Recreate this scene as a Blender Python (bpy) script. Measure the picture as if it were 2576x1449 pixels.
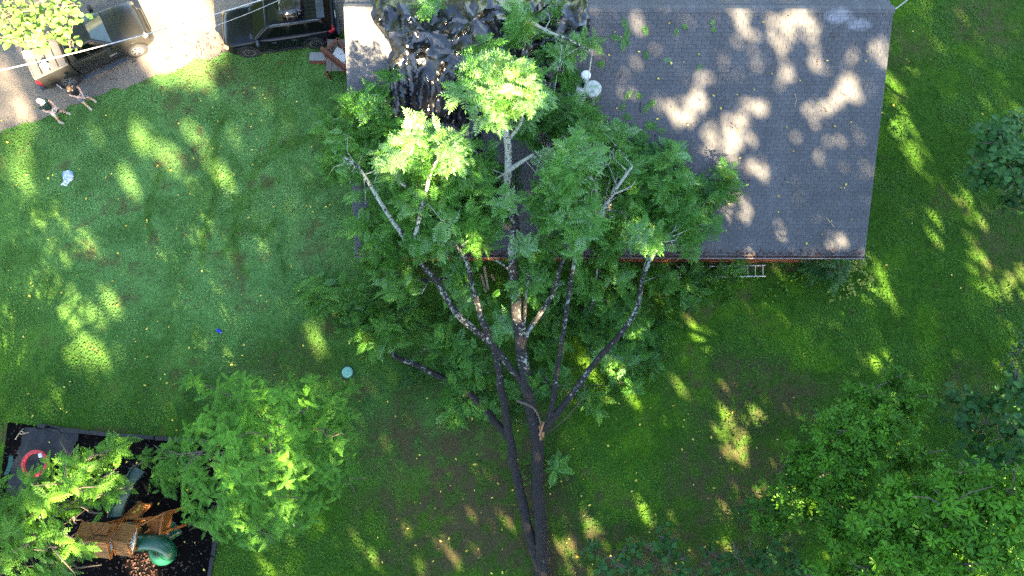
import bpy, bmesh, math, random
import numpy as np
from mathutils import Vector, Matrix
from mathutils.geometry import delaunay_2d_cdt

# ------------------------------------------------------------------ set-up
S = bpy.context.scene
for o in list(bpy.data.objects):
    bpy.data.objects.remove(o)
COL = S.collection
R = math.radians
rng = np.random.default_rng(7)
random.seed(7)

# ------------------------------------------------------------------ camera
CAM = np.array([0.0, 0.0, 29.0])
TILT, ROLL, F = R(10.5), R(0.22), 1717.0
_r = np.array([1.0, 0, 0]); _u = np.array([0, math.cos(TILT), math.sin(TILT)])
FWD = np.array([0, math.sin(TILT), -math.cos(TILT)])
RIGHT = _r * math.cos(ROLL) + _u * math.sin(ROLL)
UP = -_r * math.sin(ROLL) + _u * math.cos(ROLL)
cam_d = bpy.data.cameras.new('camera'); cam = bpy.data.objects.new('camera', cam_d); COL.objects.link(cam)
cam_d.sensor_width = 36; cam_d.lens = F / 2576 * 36; cam_d.clip_end = 2000
m = Matrix.Identity(4)
for i in range(3):
    m[i][0] = RIGHT[i]; m[i][1] = UP[i]; m[i][2] = -FWD[i]; m[i][3] = CAM[i]
cam.matrix_world = m
S.camera = cam

# ------------------------------------------------------------------ light
ELEV = R(28.0)
AZ = np.array([0.53, -0.848])                       # horizontal direction towards the sun
SUN = np.array([AZ[0] * math.cos(ELEV), AZ[1] * math.cos(ELEV), math.sin(ELEV)])
w = bpy.data.worlds.new('World'); S.world = w; w.use_nodes = True
nt = w.node_tree; nt.nodes.clear()
wo = nt.nodes.new('ShaderNodeOutputWorld'); bg = nt.nodes.new('ShaderNodeBackground')
sky = nt.nodes.new('ShaderNodeTexSky'); sky.sky_type = 'NISHITA'; sky.sun_disc = False
sky.sun_elevation = ELEV; sky.sun_rotation = math.atan2(AZ[0], AZ[1])
sky.air_density = 1.0; sky.dust_density = 1.0; sky.ozone_density = 1.0
bg.inputs['Strength'].default_value = 0.056
nt.links.new(sky.outputs[0], bg.inputs[0]); nt.links.new(bg.outputs[0], wo.inputs[0])
sl = bpy.data.lights.new('sun', 'SUN'); sl.energy = 5.0; sl.angle = R(0.7); sl.color = (1.0, 0.79, 0.50)
so = bpy.data.objects.new('sun', sl); COL.objects.link(so)
so.rotation_euler = Vector(SUN).to_track_quat('Z', 'Y').to_euler(); so.location = (30, -50, 40)
S.view_settings.view_transform = 'Standard'; S.view_settings.look = 'None'
S.view_settings.gamma = 1.0; S.view_settings.exposure = 4.15
S.view_settings.use_curve_mapping = False
S.cycles.max_bounces = 6; S.cycles.diffuse_bounces = 3; S.cycles.glossy_bounces = 3
S.cycles.transmission_bounces = 4; S.cycles.transparent_max_bounces = 4
S.cycles.use_denoising = False

# ------------------------------------------------------------------ geometry of the place
YE, ZE, YR = 6.25, 2.70, 14.66                        # eave and ridge of the front roof slope
PITCH = math.atan(0.4265); ZR = ZE + 0.4265 * (YR - YE)
XL, XR_ = -6.19, 13.92
def ray(px, py):
    d = FWD + RIGHT * ((px - 1288) / F) + UP * ((724.5 - py) / F)
    return d
def P(px, py, z=0.0):
    d = ray(px, py); t = (z - CAM[2]) / d[2]
    return CAM + d * t
def PR(px, py, off=0.0):                              # point on the front roof slope
    d = ray(px, py)
    # z = ZE + off + .4265 (y-YE)
    t = (ZE + off - CAM[2] - 0.4265 * YE) / (d[2] - 0.4265 * d[1])
    return CAM + d * t
def PX(p):                                            # world -> photograph grid
    v = np.asarray(p, float) - CAM; z = v @ FWD
    return np.stack([1288 + F * (v @ RIGHT) / z, 724.5 - F * (v @ UP) / z], -1)
def RS(x, s, off=0.0):                                # roof coordinates: s metres down from the ridge (negative: rear slope)
    c, n = math.cos(PITCH), math.sin(PITCH)
    if s >= 0: return np.array([x, YR - s * c - off * n, ZR - s * n + off * c])
    return np.array([x, YR - s * c + off * n, ZR + s * n + off * c])
SLOPE = (YR - YE) / math.cos(PITCH)

# ------------------------------------------------------------------ noise
_T = np.random.default_rng(3).random((256, 256))
def vn(x, y):
    x = np.asarray(x, float); y = np.asarray(y, float)
    xi = np.floor(x).astype(int); yi = np.floor(y).astype(int); fx = x - xi; fy = y - yi
    fx = fx * fx * (3 - 2 * fx); fy = fy * fy * (3 - 2 * fy)
    a = _T[xi & 255, yi & 255]; b = _T[(xi + 1) & 255, yi & 255]; c = _T[xi & 255, (yi + 1) & 255]; d = _T[(xi + 1) & 255, (yi + 1) & 255]
    return (a * (1 - fx) + b * fx) * (1 - fy) + (c * (1 - fx) + d * fx) * fy
def vnl(x, y):
    x = np.asarray(x, float); y = np.asarray(y, float); xi = np.floor(x).astype(int); yi = np.floor(y).astype(int); fx = x - xi; fy = y - yi
    a = _T[xi & 255, yi & 255]; b = _T[(xi + 1) & 255, yi & 255]; c = _T[xi & 255, (yi + 1) & 255]; d = _T[(xi + 1) & 255, (yi + 1) & 255]
    return np.where(fx + fy < 1, a + (b - a) * fx + (c - a) * fy, d + (c - d) * (1 - fx) + (b - d) * (1 - fy))
def fbm(x, y, o=4, s=0.0):
    r = 0; a = 0.5; t = 0
    for i in range(o):
        r = r + a * vn(x * 2 ** i + s + 17.3 * i, y * 2 ** i - s + 9.1 * i); t += a; a *= 0.5
    return r / t
def sst(a, b, x):
    t = np.clip((x - a) / (b - a), 0, 1); return t * t * (3 - 2 * t)
def inpoly(x, y, poly):
    x = np.asarray(x); y = np.asarray(y); ins = np.zeros(x.shape, bool); n = len(poly)
    for i in range(n):
        x0, y0 = poly[i][:2]; x1, y1 = poly[(i + 1) % n][:2]
        if y0 == y1: continue
        c = ((y0 > y) != (y1 > y)) & (x < (x1 - x0) * (y - y0) / (y1 - y0) + x0)
        ins ^= c
    return ins
def dseg(x, y, a, b):
    ax, ay = a[0], a[1]; bx, by = b[0] - ax, b[1] - ay
    t = np.clip(((x - ax) * bx + (y - ay) * by) / (bx * bx + by * by + 1e-9), 0, 1)
    return np.hypot(x - ax - t * bx, y - ay - t * by)

# ------------------------------------------------------------------ object helpers
def tag(o, label=None, cat=None, group=None, kind=None):
    if label: o['label'] = label
    if cat: o['category'] = cat
    if group: o['group'] = group
    if kind: o['kind'] = kind
    return o
def thing(name, label, cat, loc=(0, 0, 0), rz=0.0, group=None):
    o = bpy.data.objects.new(name, None); COL.objects.link(o)
    o.location = [float(a) for a in loc]; o.rotation_euler = (0, 0, rz); o.empty_display_size = 0.2
    return tag(o, label, cat, group)
def link(name, me, parent=None, loc=None):
    o = bpy.data.objects.new(name, me); COL.objects.link(o)
    if parent: o.parent = parent
    if loc is not None: o.location = [float(a) for a in loc]
    return o
def npmesh(name, V, T, mats, smooth=False, attrs=None):
    """triangle mesh from arrays"""
    me = bpy.data.meshes.new(name); V = np.asarray(V, np.float32); T = np.asarray(T, np.int32)
    me.vertices.add(len(V)); me.vertices.foreach_set('co', V.ravel())
    me.loops.add(T.size); me.loops.foreach_set('vertex_index', T.ravel())
    me.polygons.add(len(T)); me.polygons.foreach_set('loop_start', np.arange(0, T.size, T.shape[1], dtype=np.int32))
    me.polygons.foreach_set('use_smooth', np.full(len(T), smooth))
    me.update(calc_edges=True)
    for k, a in (attrs or {}).items():
        a = np.asarray(a, np.float32)
        if a.ndim == 1:
            at = me.attributes.new(k, 'FLOAT', 'POINT'); at.data.foreach_set('value', a)
        else:
            if a.shape[1] == 3: a = np.concatenate([a, np.ones((len(a), 1), np.float32)], 1)
            at = me.attributes.new(k, 'FLOAT_COLOR', 'POINT'); at.data.foreach_set('color', a.ravel())
    for mt in (mats if isinstance(mats, (list, tuple)) else [mats]): me.materials.append(mt)
    return me
class MB:
    def __init__(s): s.v = []; s.f = []; s.m = []
    def add(s, vs, fs, mi=0):
        b = len(s.v); s.v += [tuple(float(c) for c in v) for v in vs]
        for f in fs: s.f.append(tuple(b + i for i in f)); s.m.append(mi)
        return s
    def box(s, c, size, rot=None, mi=0):
        x, y, z = [a / 2 for a in size]; c = Vector(c)
        vs = [Vector(p) for p in ((-x, -y, -z), (x, -y, -z), (x, y, -z), (-x, y, -z), (-x, -y, z), (x, -y, z), (x, y, z), (-x, y, z))]
        if rot is not None:
            M = rot if isinstance(rot, Matrix) else Matrix.Rotation(rot, 3, 'Z')
            vs = [M @ v for v in vs]
        return s.add([v + c for v in vs], [(3, 2, 1, 0), (4, 5, 6, 7), (0, 1, 5, 4), (1, 2, 6, 5), (2, 3, 7, 6), (3, 0, 4, 7)], mi)
    def beam(s, a, b, wd, ht, mi=0, upv=(0, 0, 1)):
        a = Vector(a); b = Vector(b); d = b - a; L = d.length; d.normalize(); u = Vector(upv); y = u.cross(d)
        if y.length < 1e-4: y = Vector((0, 1, 0)).cross(d)
        y.normalize(); z = d.cross(y)
        return s.box((a + b) / 2, (L, wd, ht), Matrix((d, y, z)).transposed(), mi)
    def tube(s, pts, rad, n=8, mi=0, cap=True, jit=0.0):
        pts = [Vector([float(c) for c in p]) for p in pts]
        if not isinstance(rad, (list, tuple, np.ndarray)): rad = [rad] * len(pts)
        b = len(s.v); pu = None
        for i, p in enumerate(pts):
            d = (pts[min(i + 1, len(pts) - 1)] - pts[max(i - 1, 0)]).normalized()
            if pu is None: pu = d.orthogonal().normalized()
            pu = (pu - d * pu.dot(d)).normalized(); pv = d.cross(pu)
            for k in range(n):
                a = 2 * math.pi * k / n; rr = rad[i] * (1 + (random.uniform(-jit, jit) if jit else 0))
                s.v.append(tuple(p + (pu * math.cos(a) + pv * math.sin(a)) * rr))
        for i in range(len(pts) - 1):
            for k in range(n):
                k2 = (k + 1) % n; s.f.append((b + i * n + k, b + i * n + k2, b + (i + 1) * n + k2, b + (i + 1) * n + k)); s.m.append(mi)
        if cap:
            s.f.append(tuple(b + k for k in reversed(range(n)))); s.m.append(mi)
            e = b + (len(pts) - 1) * n; s.f.append(tuple(e + k for k in range(n))); s.m.append(mi)
        return s
    def lathe(s, prof, n=20, c=(0, 0, 0), mi=0):
        b = len(s.v)
        for r, z in prof:
            for k in range(n):
                a = 2 * math.pi * k / n; s.v.append((c[0] + r * math.cos(a), c[1] + r * math.sin(a), c[2] + z))
        for i in range(len(prof) - 1):
            for k in range(n):
                k2 = (k + 1) % n; s.f.append((b + i * n + k, b + i * n + k2, b + (i + 1) * n + k2, b + (i + 1) * n + k)); s.m.append(mi)
        return s
    def mesh(s, name, mats, smooth=False, bevel=0.0, seg=2, origin=None):
        me = bpy.data.meshes.new(name)
        v = s.v
        if origin is not None: v = [(a[0] - origin[0], a[1] - origin[1], a[2] - origin[2]) for a in v]
        me.from_pydata(v, [], s.f)
        for mt in (mats if isinstance(mats, (list, tuple)) else [mats]): me.materials.append(mt)
        me.polygons.foreach_set('material_index', s.m)
        if bevel:
            bm = bmesh.new(); bm.from_mesh(me)
            bmesh.ops.remove_doubles(bm, verts=bm.verts, dist=1e-5)
            bmesh.ops.recalc_face_normals(bm, faces=bm.faces)
            bmesh.ops.bevel(bm, geom=list(bm.edges), offset=bevel, segments=seg, affect='EDGES', profile=0.5, clamp_overlap=True)
            bm.to_mesh(me); bm.free()
        if smooth:
            me.polygons.foreach_set('use_smooth', [True] * len(me.polygons))
            me.set_sharp_from_angle(angle=R(38))
        me.update(); return me
    def build(s, name, mats, parent=None, smooth=False, bevel=0.0, seg=2, origin=None, label=None):
        o = link(name, s.mesh(name, mats, smooth, bevel, seg, origin), parent)
        if label: o['label'] = label
        return o

# ------------------------------------------------------------------ materials
def nodes(name):
    mt = bpy.data.materials.new(name); mt.use_nodes = True; n = mt.node_tree
    b = n.nodes['Principled BSDF']; return mt, n, b
def N(n, t, **kw):
    x = n.nodes.new(t)
    for k, v in kw.items(): setattr(x, k, v)
    return x
def mixc(n, fac, a, b, mode='MIX'):
    x = N(n, 'ShaderNodeMix', data_type='RGBA', blend_type=mode)
    for sock, val in ((x.inputs[0], fac), (x.inputs[6], a), (x.inputs[7], b)):
        if hasattr(val, 'links') or hasattr(val, 'is_linked'): n.links.new(val, sock)
        elif isinstance(val, (int, float)): sock.default_value = val
        else: sock.default_value = (*val, 1)
    return x.outputs[2]
def noise(n, scale, detail=4, rough=0.6, vec=None, kind='Object'):
    t = N(n, 'ShaderNodeTexNoise'); t.inputs['Scale'].default_value = scale; t.inputs['Detail'].default_value = detail; t.inputs['Roughness'].default_value = rough
    if vec is None:
        c = N(n, 'ShaderNodeTexCoord'); vec = c.outputs[kind]
    n.links.new(vec, t.inputs['Vector']); return t.outputs[0]
def ramp(n, fac, stops):
    r = N(n, 'ShaderNodeValToRGB'); e = r.color_ramp.elements
    while len(e) < len(stops): e.new(0.5)
    for el, (p, c) in zip(e, stops):
        el.position = p; el.color = (*c, 1) if not isinstance(c, (int, float)) else (c, c, c, 1)
    n.links.new(fac, r.inputs[0]); return r.outputs[0]
def bump(n, b, h, strength=0.3, dist=0.02):
    x = N(n, 'ShaderNodeBump'); x.inputs['Strength'].default_value = strength; x.inputs['Distance'].default_value = dist
    n.links.new(h, x.inputs['Height']); n.links.new(x.outputs[0], b.inputs['Normal'])
def simple(name, c, rough=0.6, metal=0.0, var=0.25, scale=6.0, bmp=0.0, c2=None, coat=0.0, spec=None):
    mt, n, b = nodes(name)
    c2 = c2 or tuple(a * (1 - var) for a in c)
    f = noise(n, scale, 5, 0.65)
    n.links.new(ramp(n, f, [(0.35, c2), (0.65, c)]), b.inputs['Base Color'])
    b.inputs['Roughness'].default_value = rough; b.inputs['Metallic'].default_value = metal
    if coat: b.inputs['Coat Weight'].default_value = coat; b.inputs['Coat Roughness'].default_value = 0.05
    if spec is not None: b.inputs['Specular IOR Level'].default_value = spec
    if bmp: bump(n, b, noise(n, scale * 5, 4), bmp, 0.02)
    return mt
def leafmat(name, dark, light, trans, tw=0.3, rough=0.5, spec=0.35, pale=None):
    mt, n, b = nodes(name)
    a = N(n, 'ShaderNodeAttribute', attribute_name='tone'); a2 = N(n, 'ShaderNodeAttribute', attribute_name='tone', attribute_type='OBJECT')
    ad = N(n, 'ShaderNodeMath', operation='ADD'); n.links.new(a.outputs['Fac'], ad.inputs[0]); n.links.new(a2.outputs['Fac'], ad.inputs[1])
    g = N(n, 'ShaderNodeNewGeometry'); mm = N(n, 'ShaderNodeMath', operation='MULTIPLY_ADD'); mm.inputs[1].default_value = 0.35
    n.links.new(g.outputs['Random Per Island'], mm.inputs[0]); n.links.new(ad.outputs[0], mm.inputs[2])
    sb = N(n, 'ShaderNodeMath', operation='SUBTRACT'); sb.inputs[1].default_value = 0.17; n.links.new(mm.outputs[0], sb.inputs[0])
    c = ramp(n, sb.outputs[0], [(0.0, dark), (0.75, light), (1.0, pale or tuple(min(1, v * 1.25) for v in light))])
    n.links.new(c, b.inputs['Base Color']); b.inputs['Roughness'].default_value = rough; b.inputs['Specular IOR Level'].default_value = spec
    t = N(n, 'ShaderNodeBsdfTranslucent'); n.links.new(mixc(n, 0.6, c, trans), t.inputs[0])
    mx = N(n, 'ShaderNodeMixShader'); mx.inputs[0].default_value = tw
    out = n.nodes['Material Output']
    n.links.new(b.outputs[0], mx.inputs[1]); n.links.new(t.outputs[0], mx.inputs[2]); n.links.new(mx.outputs[0], out.inputs[0])
    return mt
M = {}
M['fallen_leaf'] = leafmat('fallen_tree_leaf', (0.008, 0.052, 0.004), (0.090, 0.262, 0.030), (0.28, 0.32, 0.06), 0.2, 0.45, 0.25, (0.17, 0.32, 0.13))  # pale last stop whitens the crown tufts, sunlight put into leaf colour
M['locust_leaf'] = leafmat('locust_leaf', (0.014, 0.078, 0.006), (0.100, 0.275, 0.020), (0.22, 0.34, 0.03), 0.2, 0.5, 0.25)
M['walnut_leaf'] = leafmat('walnut_leaf', (0.016, 0.078, 0.006), (0.095, 0.235, 0.018), (0.26, 0.34, 0.02), 0.2, 0.5, 0.25)
M['oak_leaf'] = leafmat('oak_leaf', (0.008, 0.052, 0.004), (0.090, 0.250, 0.014), (0.2, 0.32, 0.03), 0.2, 0.5, 0.25)
M['heart_leaf'] = leafmat('heart_leaf', (0.008, 0.042, 0.008), (0.040, 0.130, 0.026), (0.14, 0.28, 0.03), 0.2, 0.5, 0.22)
M['pale_leaf'] = leafmat('pale_leaf', (0.06, 0.15, 0.03), (0.14, 0.27, 0.06), (0.3, 0.4, 0.06))
M['weed_leaf'] = leafmat('weed_leaf', (0.014, 0.075, 0.006), (0.070, 0.215, 0.018), (0.2, 0.3, 0.02), 0.2, 0.5, 0.25)
M['ivy_leaf'] = leafmat('ivy_leaf', (0.04, 0.12, 0.02), (0.24, 0.30, 0.05), (0.25, 0.3, 0.04))
M['wood_leaf'] = leafmat('woodland_leaf', (0.03, 0.07, 0.02), (0.06, 0.12, 0.03), (0.1, 0.16, 0.02), 0.12)
M['yellow_leaf'] = leafmat('yellow_leaf', (0.45, 0.30, 0.03), (0.75, 0.62, 0.10), (0.6, 0.4, 0.02), 0.1)
M['brown_leaf'] = leafmat('brown_leaf', (0.03, 0.014, 0.010), (0.10, 0.042, 0.022), (0.2, 0.1, 0.02), 0.1)

def bark(name, c1, c2, lich, amount):
    mt, n, b = nodes(name)
    tc = N(n, 'ShaderNodeTexCoord'); mp = N(n, 'ShaderNodeMapping'); mp.inputs['Scale'].default_value = (9, 2.2, 4); n.links.new(tc.outputs['Object'], mp.inputs[0])
    f = noise(n, 3.0, 6, 0.7, mp.outputs[0]); base = ramp(n, f, [(0.35, c1), (0.68, c2)])
    v0 = noise(n, 9.0, 5, 0.75); vb = noise(n, 1.1, 3, 0.6); vm = N(n, 'ShaderNodeMath', operation='MULTIPLY_ADD'); n.links.new(vb, vm.inputs[0]); vm.inputs[1].default_value = 0.55; vm2 = N(n, 'ShaderNodeMath', operation='ADD'); n.links.new(v0, vm.inputs[2]); n.links.new(vm.outputs[0], vm2.inputs[0]); vm2.inputs[1].default_value = -0.275; v = vm2.outputs[0]
    sx = N(n, 'ShaderNodeSeparateXYZ'); n.links.new(tc.outputs['Object'], sx.inputs[0])
    mr = N(n, 'ShaderNodeMapRange'); mr.inputs[1].default_value = 4.0; mr.inputs[2].default_value = 16.5; mr.inputs[3].default_value = -0.16; mr.inputs[4].default_value = amount
    n.links.new(sx.outputs[1], mr.inputs[0]); ad = N(n, 'ShaderNodeMath', operation='ADD'); n.links.new(v, ad.inputs[0]); n.links.new(mr.outputs[0], ad.inputs[1])
    k = ramp(n, ad.outputs[0], [(0.55, 0.0), (0.62, 1.0)])
    n.links.new(mixc(n, k, base, lich), b.inputs['Base Color']); b.inputs['Roughness'].default_value = 0.9
    bump(n, b, f, 0.8, 0.04); return mt
M['bark'] = bark('bark', (0.006, 0.005, 0.005), (0.028, 0.023, 0.020), (0.30, 0.33, 0.27), 0.16)
M['bark2'] = simple('twig_bark', (0.13, 0.105, 0.075), 0.9, var=0.5, scale=20)
M['split_wood'] = simple('split_wood', (0.42, 0.20, 0.08), 0.8, var=0.5, scale=12)
M['pale_wood'] = simple('pale_wood', (0.50, 0.38, 0.24), 0.8, var=0.35, scale=12)

def groundmat(name, roughbump=0.6, fine=38.0):
    mt, n, b = nodes(name)
    a = N(n, 'ShaderNodeAttribute', attribute_name='col')
    f = noise(n, fine, 4, 0.75); f2 = noise(n, fine * 0.22, 4, 0.7)
    k = ramp(n, f, [(0.28, 0.55), (0.52, 0.95), (0.75, 1.25)]); k2 = ramp(n, f2, [(0.3, 0.7), (0.7, 1.2)])
    c = mixc(n, 1.0, a.outputs['Color'], k, 'MULTIPLY'); c = mixc(n, 1.0, c, k2, 'MULTIPLY')
    n.links.new(c, b.inputs['Base Color']); b.inputs['Roughness'].default_value = 0.95; b.inputs['Specular IOR Level'].default_value = 0.1
    bump(n, b, f, roughbump, 0.06); return mt
M['lawn'] = groundmat('lawn')
M['grass'] = None
mt, n, b = nodes('grass_blade'); a = N(n, 'ShaderNodeAttribute', attribute_name='col')
n.links.new(a.outputs['Color'], b.inputs['Base Color']); b.inputs['Roughness'].default_value = 0.6; b.inputs['Specular IOR Level'].default_value = 0.2
t = N(n, 'ShaderNodeBsdfTranslucent'); n.links.new(a.outputs['Color'], t.inputs[0]); mx = N(n, 'ShaderNodeMixShader'); mx.inputs[0].default_value = 0.25
n.links.new(b.outputs[0], mx.inputs[1]); n.links.new(t.outputs[0], mx.inputs[2]); n.links.new(mx.outputs[0], n.nodes['Material Output'].inputs[0])
M['grass'] = mt
# gravel drive
mt, n, b = nodes('gravel_dirt')
f = noise(n, 0.55, 5, 0.6); f2 = noise(n, 26, 3, 0.8); f3 = noise(n, 3.0, 4, 0.7)
c = ramp(n, f, [(0.38, (0.13, 0.115, 0.10)), (0.5, (0.18, 0.15, 0.12)), (0.62, (0.24, 0.185, 0.13))])
c = mixc(n, ramp(n, f3, [(0.62, 0.0), (0.74, 0.75)]), c, (0.10, 0.055, 0.04))
c = mixc(n, 1.0, c, ramp(n, f2, [(0.3, 0.45), (0.5, 0.95), (0.7, 1.6)]), 'MULTIPLY')
n.links.new(c, b.inputs['Base Color']); b.inputs['Roughness'].default_value = 0.95; bump(n, b, f2, 0.7, 0.03); M['gravel'] = mt
# mulch
mt, n, b = nodes('black_mulch'); f2 = noise(n, 22, 4, 0.8); f3 = noise(n, 55, 2, 0.7)
c = ramp(n, f2, [(0.3, (0.002, 0.0016, 0.0016)), (0.6, (0.005, 0.0042, 0.004)), (0.74, (0.022, 0.014, 0.010))])
n.links.new(c, b.inputs['Base Color']); b.inputs['Roughness'].default_value = 1.0; b.inputs['Specular IOR Level'].default_value = 0.05; bump(n, b, f3, 1.0, 0.05); M['mulch'] = mt
M['fabric'] = simple('landscape_fabric', (0.012, 0.012, 0.014), 0.7, var=0.35, scale=3, bmp=0.3)
M['timber_black'] = simple('black_timber', (0.024, 0.023, 0.025), 0.8, var=0.5, scale=4)
# shingle
mt, n, b = nodes('asphalt_shingle')
a = N(n, 'ShaderNodeAttribute', attribute_name='tone'); a2 = N(n, 'ShaderNodeAttribute', attribute_name='tone', attribute_type='OBJECT')
ad = N(n, 'ShaderNodeMath', operation='ADD'); n.links.new(a.outputs['Fac'], ad.inputs[0]); n.links.new(a2.outputs['Fac'], ad.inputs[1])
c = ramp(n, ad.outputs[0], [(0.0, (0.084, 0.085, 0.087)), (0.6, (0.107, 0.108, 0.110)), (1.0, (0.13, 0.131, 0.133))])
geo = N(n, 'ShaderNodeNewGeometry')
f = noise(n, 70, 3, 0.7, geo.outputs['Position']); c = mixc(n, 1.0, c, ramp(n, f, [(0.3, 0.78), (0.7, 1.2)]), 'MULTIPLY')
st = N(n, 'ShaderNodeMapping'); st.inputs['Scale'].default_value = (1.6, 0.18, 0.18); n.links.new(geo.outputs['Position'], st.inputs[0])
f4 = noise(n, 1.0, 4, 0.6, st.outputs[0]); c = mixc(n, 1.0, c, ramp(n, f4, [(0.3, 0.80), (0.7, 1.08)]), 'MULTIPLY')
def blotch(px, py, rad, amt, sc):
    global c
    p = PR(px, py); mp = N(n, 'ShaderNodeMapping'); mp.vector_type = 'POINT'
    mp.inputs['Location'].default_value = tuple(-p[i] * (1 / r_) for i, r_ in enumerate(rad)); mp.inputs['Scale'].default_value = tuple(1 / r_ for r_ in rad)
    n.links.new(geo.outputs['Position'], mp.inputs[0]); ln = N(n, 'ShaderNodeVectorMath', operation='LENGTH'); n.links.new(mp.outputs[0], ln.inputs[0])
    mr = N(n, 'ShaderNodeMapRange'); mr.inputs[1].default_value = 1.0; mr.inputs[2].default_value = 0.0; mr.inputs[3].default_value = 0.0; mr.inputs[4].default_value = 1.0; n.links.new(ln.outputs['Value'], mr.inputs[0])
    q = noise(n, sc, 4, 0.75, geo.outputs['Position']); mu = N(n, 'ShaderNodeMath', operation='MULTIPLY'); n.links.new(mr.outputs[0], mu.inputs[0]); n.links.new(q, mu.inputs[1])
    c = mixc(n, ramp(n, mu.outputs[0], [(0.16, 0.0), (0.34, amt)]), c, (0.55, 0.56, 0.60))
blotch(2110, 40, (.9, .5, .5), 0.30, 5.0); blotch(2160, 62, (0.8, 0.35, 0.4), 0.25, 7.0)
n.links.new(c, b.inputs['Base Color']); b.inputs['Roughness'].default_value = 0.88; b.inputs['Specular IOR Level'].default_value = 0.25; bump(n, b, f, 0.3, 0.006)
M['shingle'] = mt
M['felt'] = simple('roof_felt', (0.022, 0.022, 0.024), 0.95)
M['brick'] = simple('brick', (0.30, 0.095, 0.045), 0.85, var=0.55, scale=7)
M['mortar'] = simple('mortar', (0.20, 0.16, 0.13), 0.95)
M['white_trim'] = simple('white_trim', (0.72, 0.72, 0.70), 0.5, var=0.12)
M['gutter'] = simple('gutter_metal', (0.34, 0.32, 0.31), 0.4, 0.3, var=0.2)
# tarp
mt, n, b = nodes('black_plastic'); f = noise(n, 2.2, 5, 0.65); f3 = noise(n, 9.0, 3, 0.6)
n.links.new(ramp(n, f, [(0.3, (0.0025, 0.0025, 0.003)), (0.7, (0.006, 0.006, 0.007))]), b.inputs['Base Color'])
n.links.new(ramp(n, f3, [(0.3, 0.15), (0.7, 0.27)]), b.inputs['Roughness']); b.inputs['Specular IOR Level'].default_value = 0.95
bump(n, b, f3, 0.25, 0.05); M['tarp'] = mt
M['galv'] = simple('galvanised_metal', (0.42, 0.45, 0.46), 0.5, 0.55, var=0.25)
mt, n, b = nodes('mossy_cap'); f = noise(n, 7, 5, 0.7)
n.links.new(ramp(n, f, [(0.38, (0.42, 0.42, 0.40)), (0.5, (0.30, 0.32, 0.27)), (0.62, (0.10, 0.22, 0.09))]), b.inputs['Base Color']); b.inputs['Roughness'].default_value = 0.8; M['mossy'] = mt
M['white_paint'] = simple('white_paint', (0.80, 0.80, 0.78), 0.5, var=0.08)
M['white_plastic'] = simple('white_plastic', (0.78, 0.80, 0.82), 0.45, var=0.06)
M['alu'] = simple('aluminium', (0.66, 0.68, 0.68), 0.4, 0.5, var=0.15)
def paint(name, c, metal=0.3, rough=0.3):
    return simple(name, c, rough, metal, var=0.15, scale=2.5, coat=0.35)
M['truck_paint'] = paint('bronze_grey_paint', (0.026, 0.025, 0.023), 0.3, 0.35)
M['suv_paint'] = simple('black_blue_paint', (0.005, 0.006, 0.009), 0.16, 0.0, var=0.2, spec=0.3)
M['suv_grey'] = paint('blue_grey_trim', (0.05, 0.065, 0.085), 0.3, 0.35)
M['trim_dark'] = simple('dark_trim', (0.018, 0.018, 0.02), 0.6)
M['glass'] = simple('tinted_glass', (0.010, 0.014, 0.012), 0.1, 0.0, var=0.2, spec=0.25)
M['glass_green'] = simple('windshield_glass', (0.05, 0.085, 0.065), 0.05, 0.0, var=0.5, scale=3, spec=0.8)
M['dark_glass'] = simple('dark_glass', (0.004, 0.006, 0.005), 0.12, 0.0, var=0.3, spec=0.3); M['dark_glass'].node_tree.nodes['Principled BSDF'].inputs['IOR'].default_value = 1.17
M['chrome'] = simple('chrome', (0.75, 0.75, 0.74), 0.18, 0.9, var=0.05)
M['alloy'] = simple('alloy_rim', (0.45, 0.46, 0.48), 0.3, 0.8, var=0.1)
M['tyre'] = simple('tyre_rubber', (0.022, 0.022, 0.024), 0.85)
M['tonneau'] = simple('tonneau_vinyl', (0.12, 0.112, 0.105), 0.6, var=0.1)
M['red_lens'] = simple('red_lens', (0.45, 0.01, 0.02), 0.2, var=0.3)
M['lamp_lens'] = simple('lamp_lens', (0.10, 0.105, 0.10), 0.12, var=0.1)
M['amber_lens'] = simple('amber_lens', (0.7, 0.38, 0.12), 0.15, var=0.1)
M['plate'] = simple('plate_white', (0.75, 0.76, 0.78), 0.4, var=0.05)
M['skin'] = simple('skin', (0.60, 0.37, 0.27), 0.55, var=0.12)
M['black_cotton'] = simple('black_cotton', (0.014, 0.016, 0.022), 0.9)
M['green_cotton'] = simple('green_cotton', (0.012, 0.045, 0.035), 0.9)
M['denim'] = simple('blue_grey_cotton', (0.14, 0.18, 0.23), 0.9)
M['white_cotton'] = simple('white_cotton', (0.80, 0.75, 0.68), 0.9, var=0.1)
M['hair'] = simple('brown_hair', (0.13, 0.075, 0.04), 0.6, var=0.4, scale=30)
M['cap_tan'] = simple('cap_tan', (0.50, 0.46, 0.38), 0.85)
M['cap_white'] = simple('cap_white', (0.72, 0.76, 0.84), 0.8, var=0.1)
M['shoe'] = simple('shoe_canvas', (0.42, 0.39, 0.30), 0.8)
M['device'] = simple('device_black', (0.02, 0.02, 0.022), 0.4)
M['cedar'] = simple('orange_cedar', (0.36, 0.125, 0.022), 0.7, var=0.4, scale=5, bmp=0.2)
M['cedar_roof'] = simple('cedar_roof_board', (0.24, 0.10, 0.020), 0.75, var=0.35, scale=6, bmp=0.2)
M['red_wood'] = simple('red_brown_wood', (0.15, 0.050, 0.03), 0.8, var=0.4, scale=8, bmp=0.2)
M['grey_wood'] = simple('weathered_wood', (0.20, 0.175, 0.15), 0.9, var=0.3, scale=8, bmp=0.2)
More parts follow.
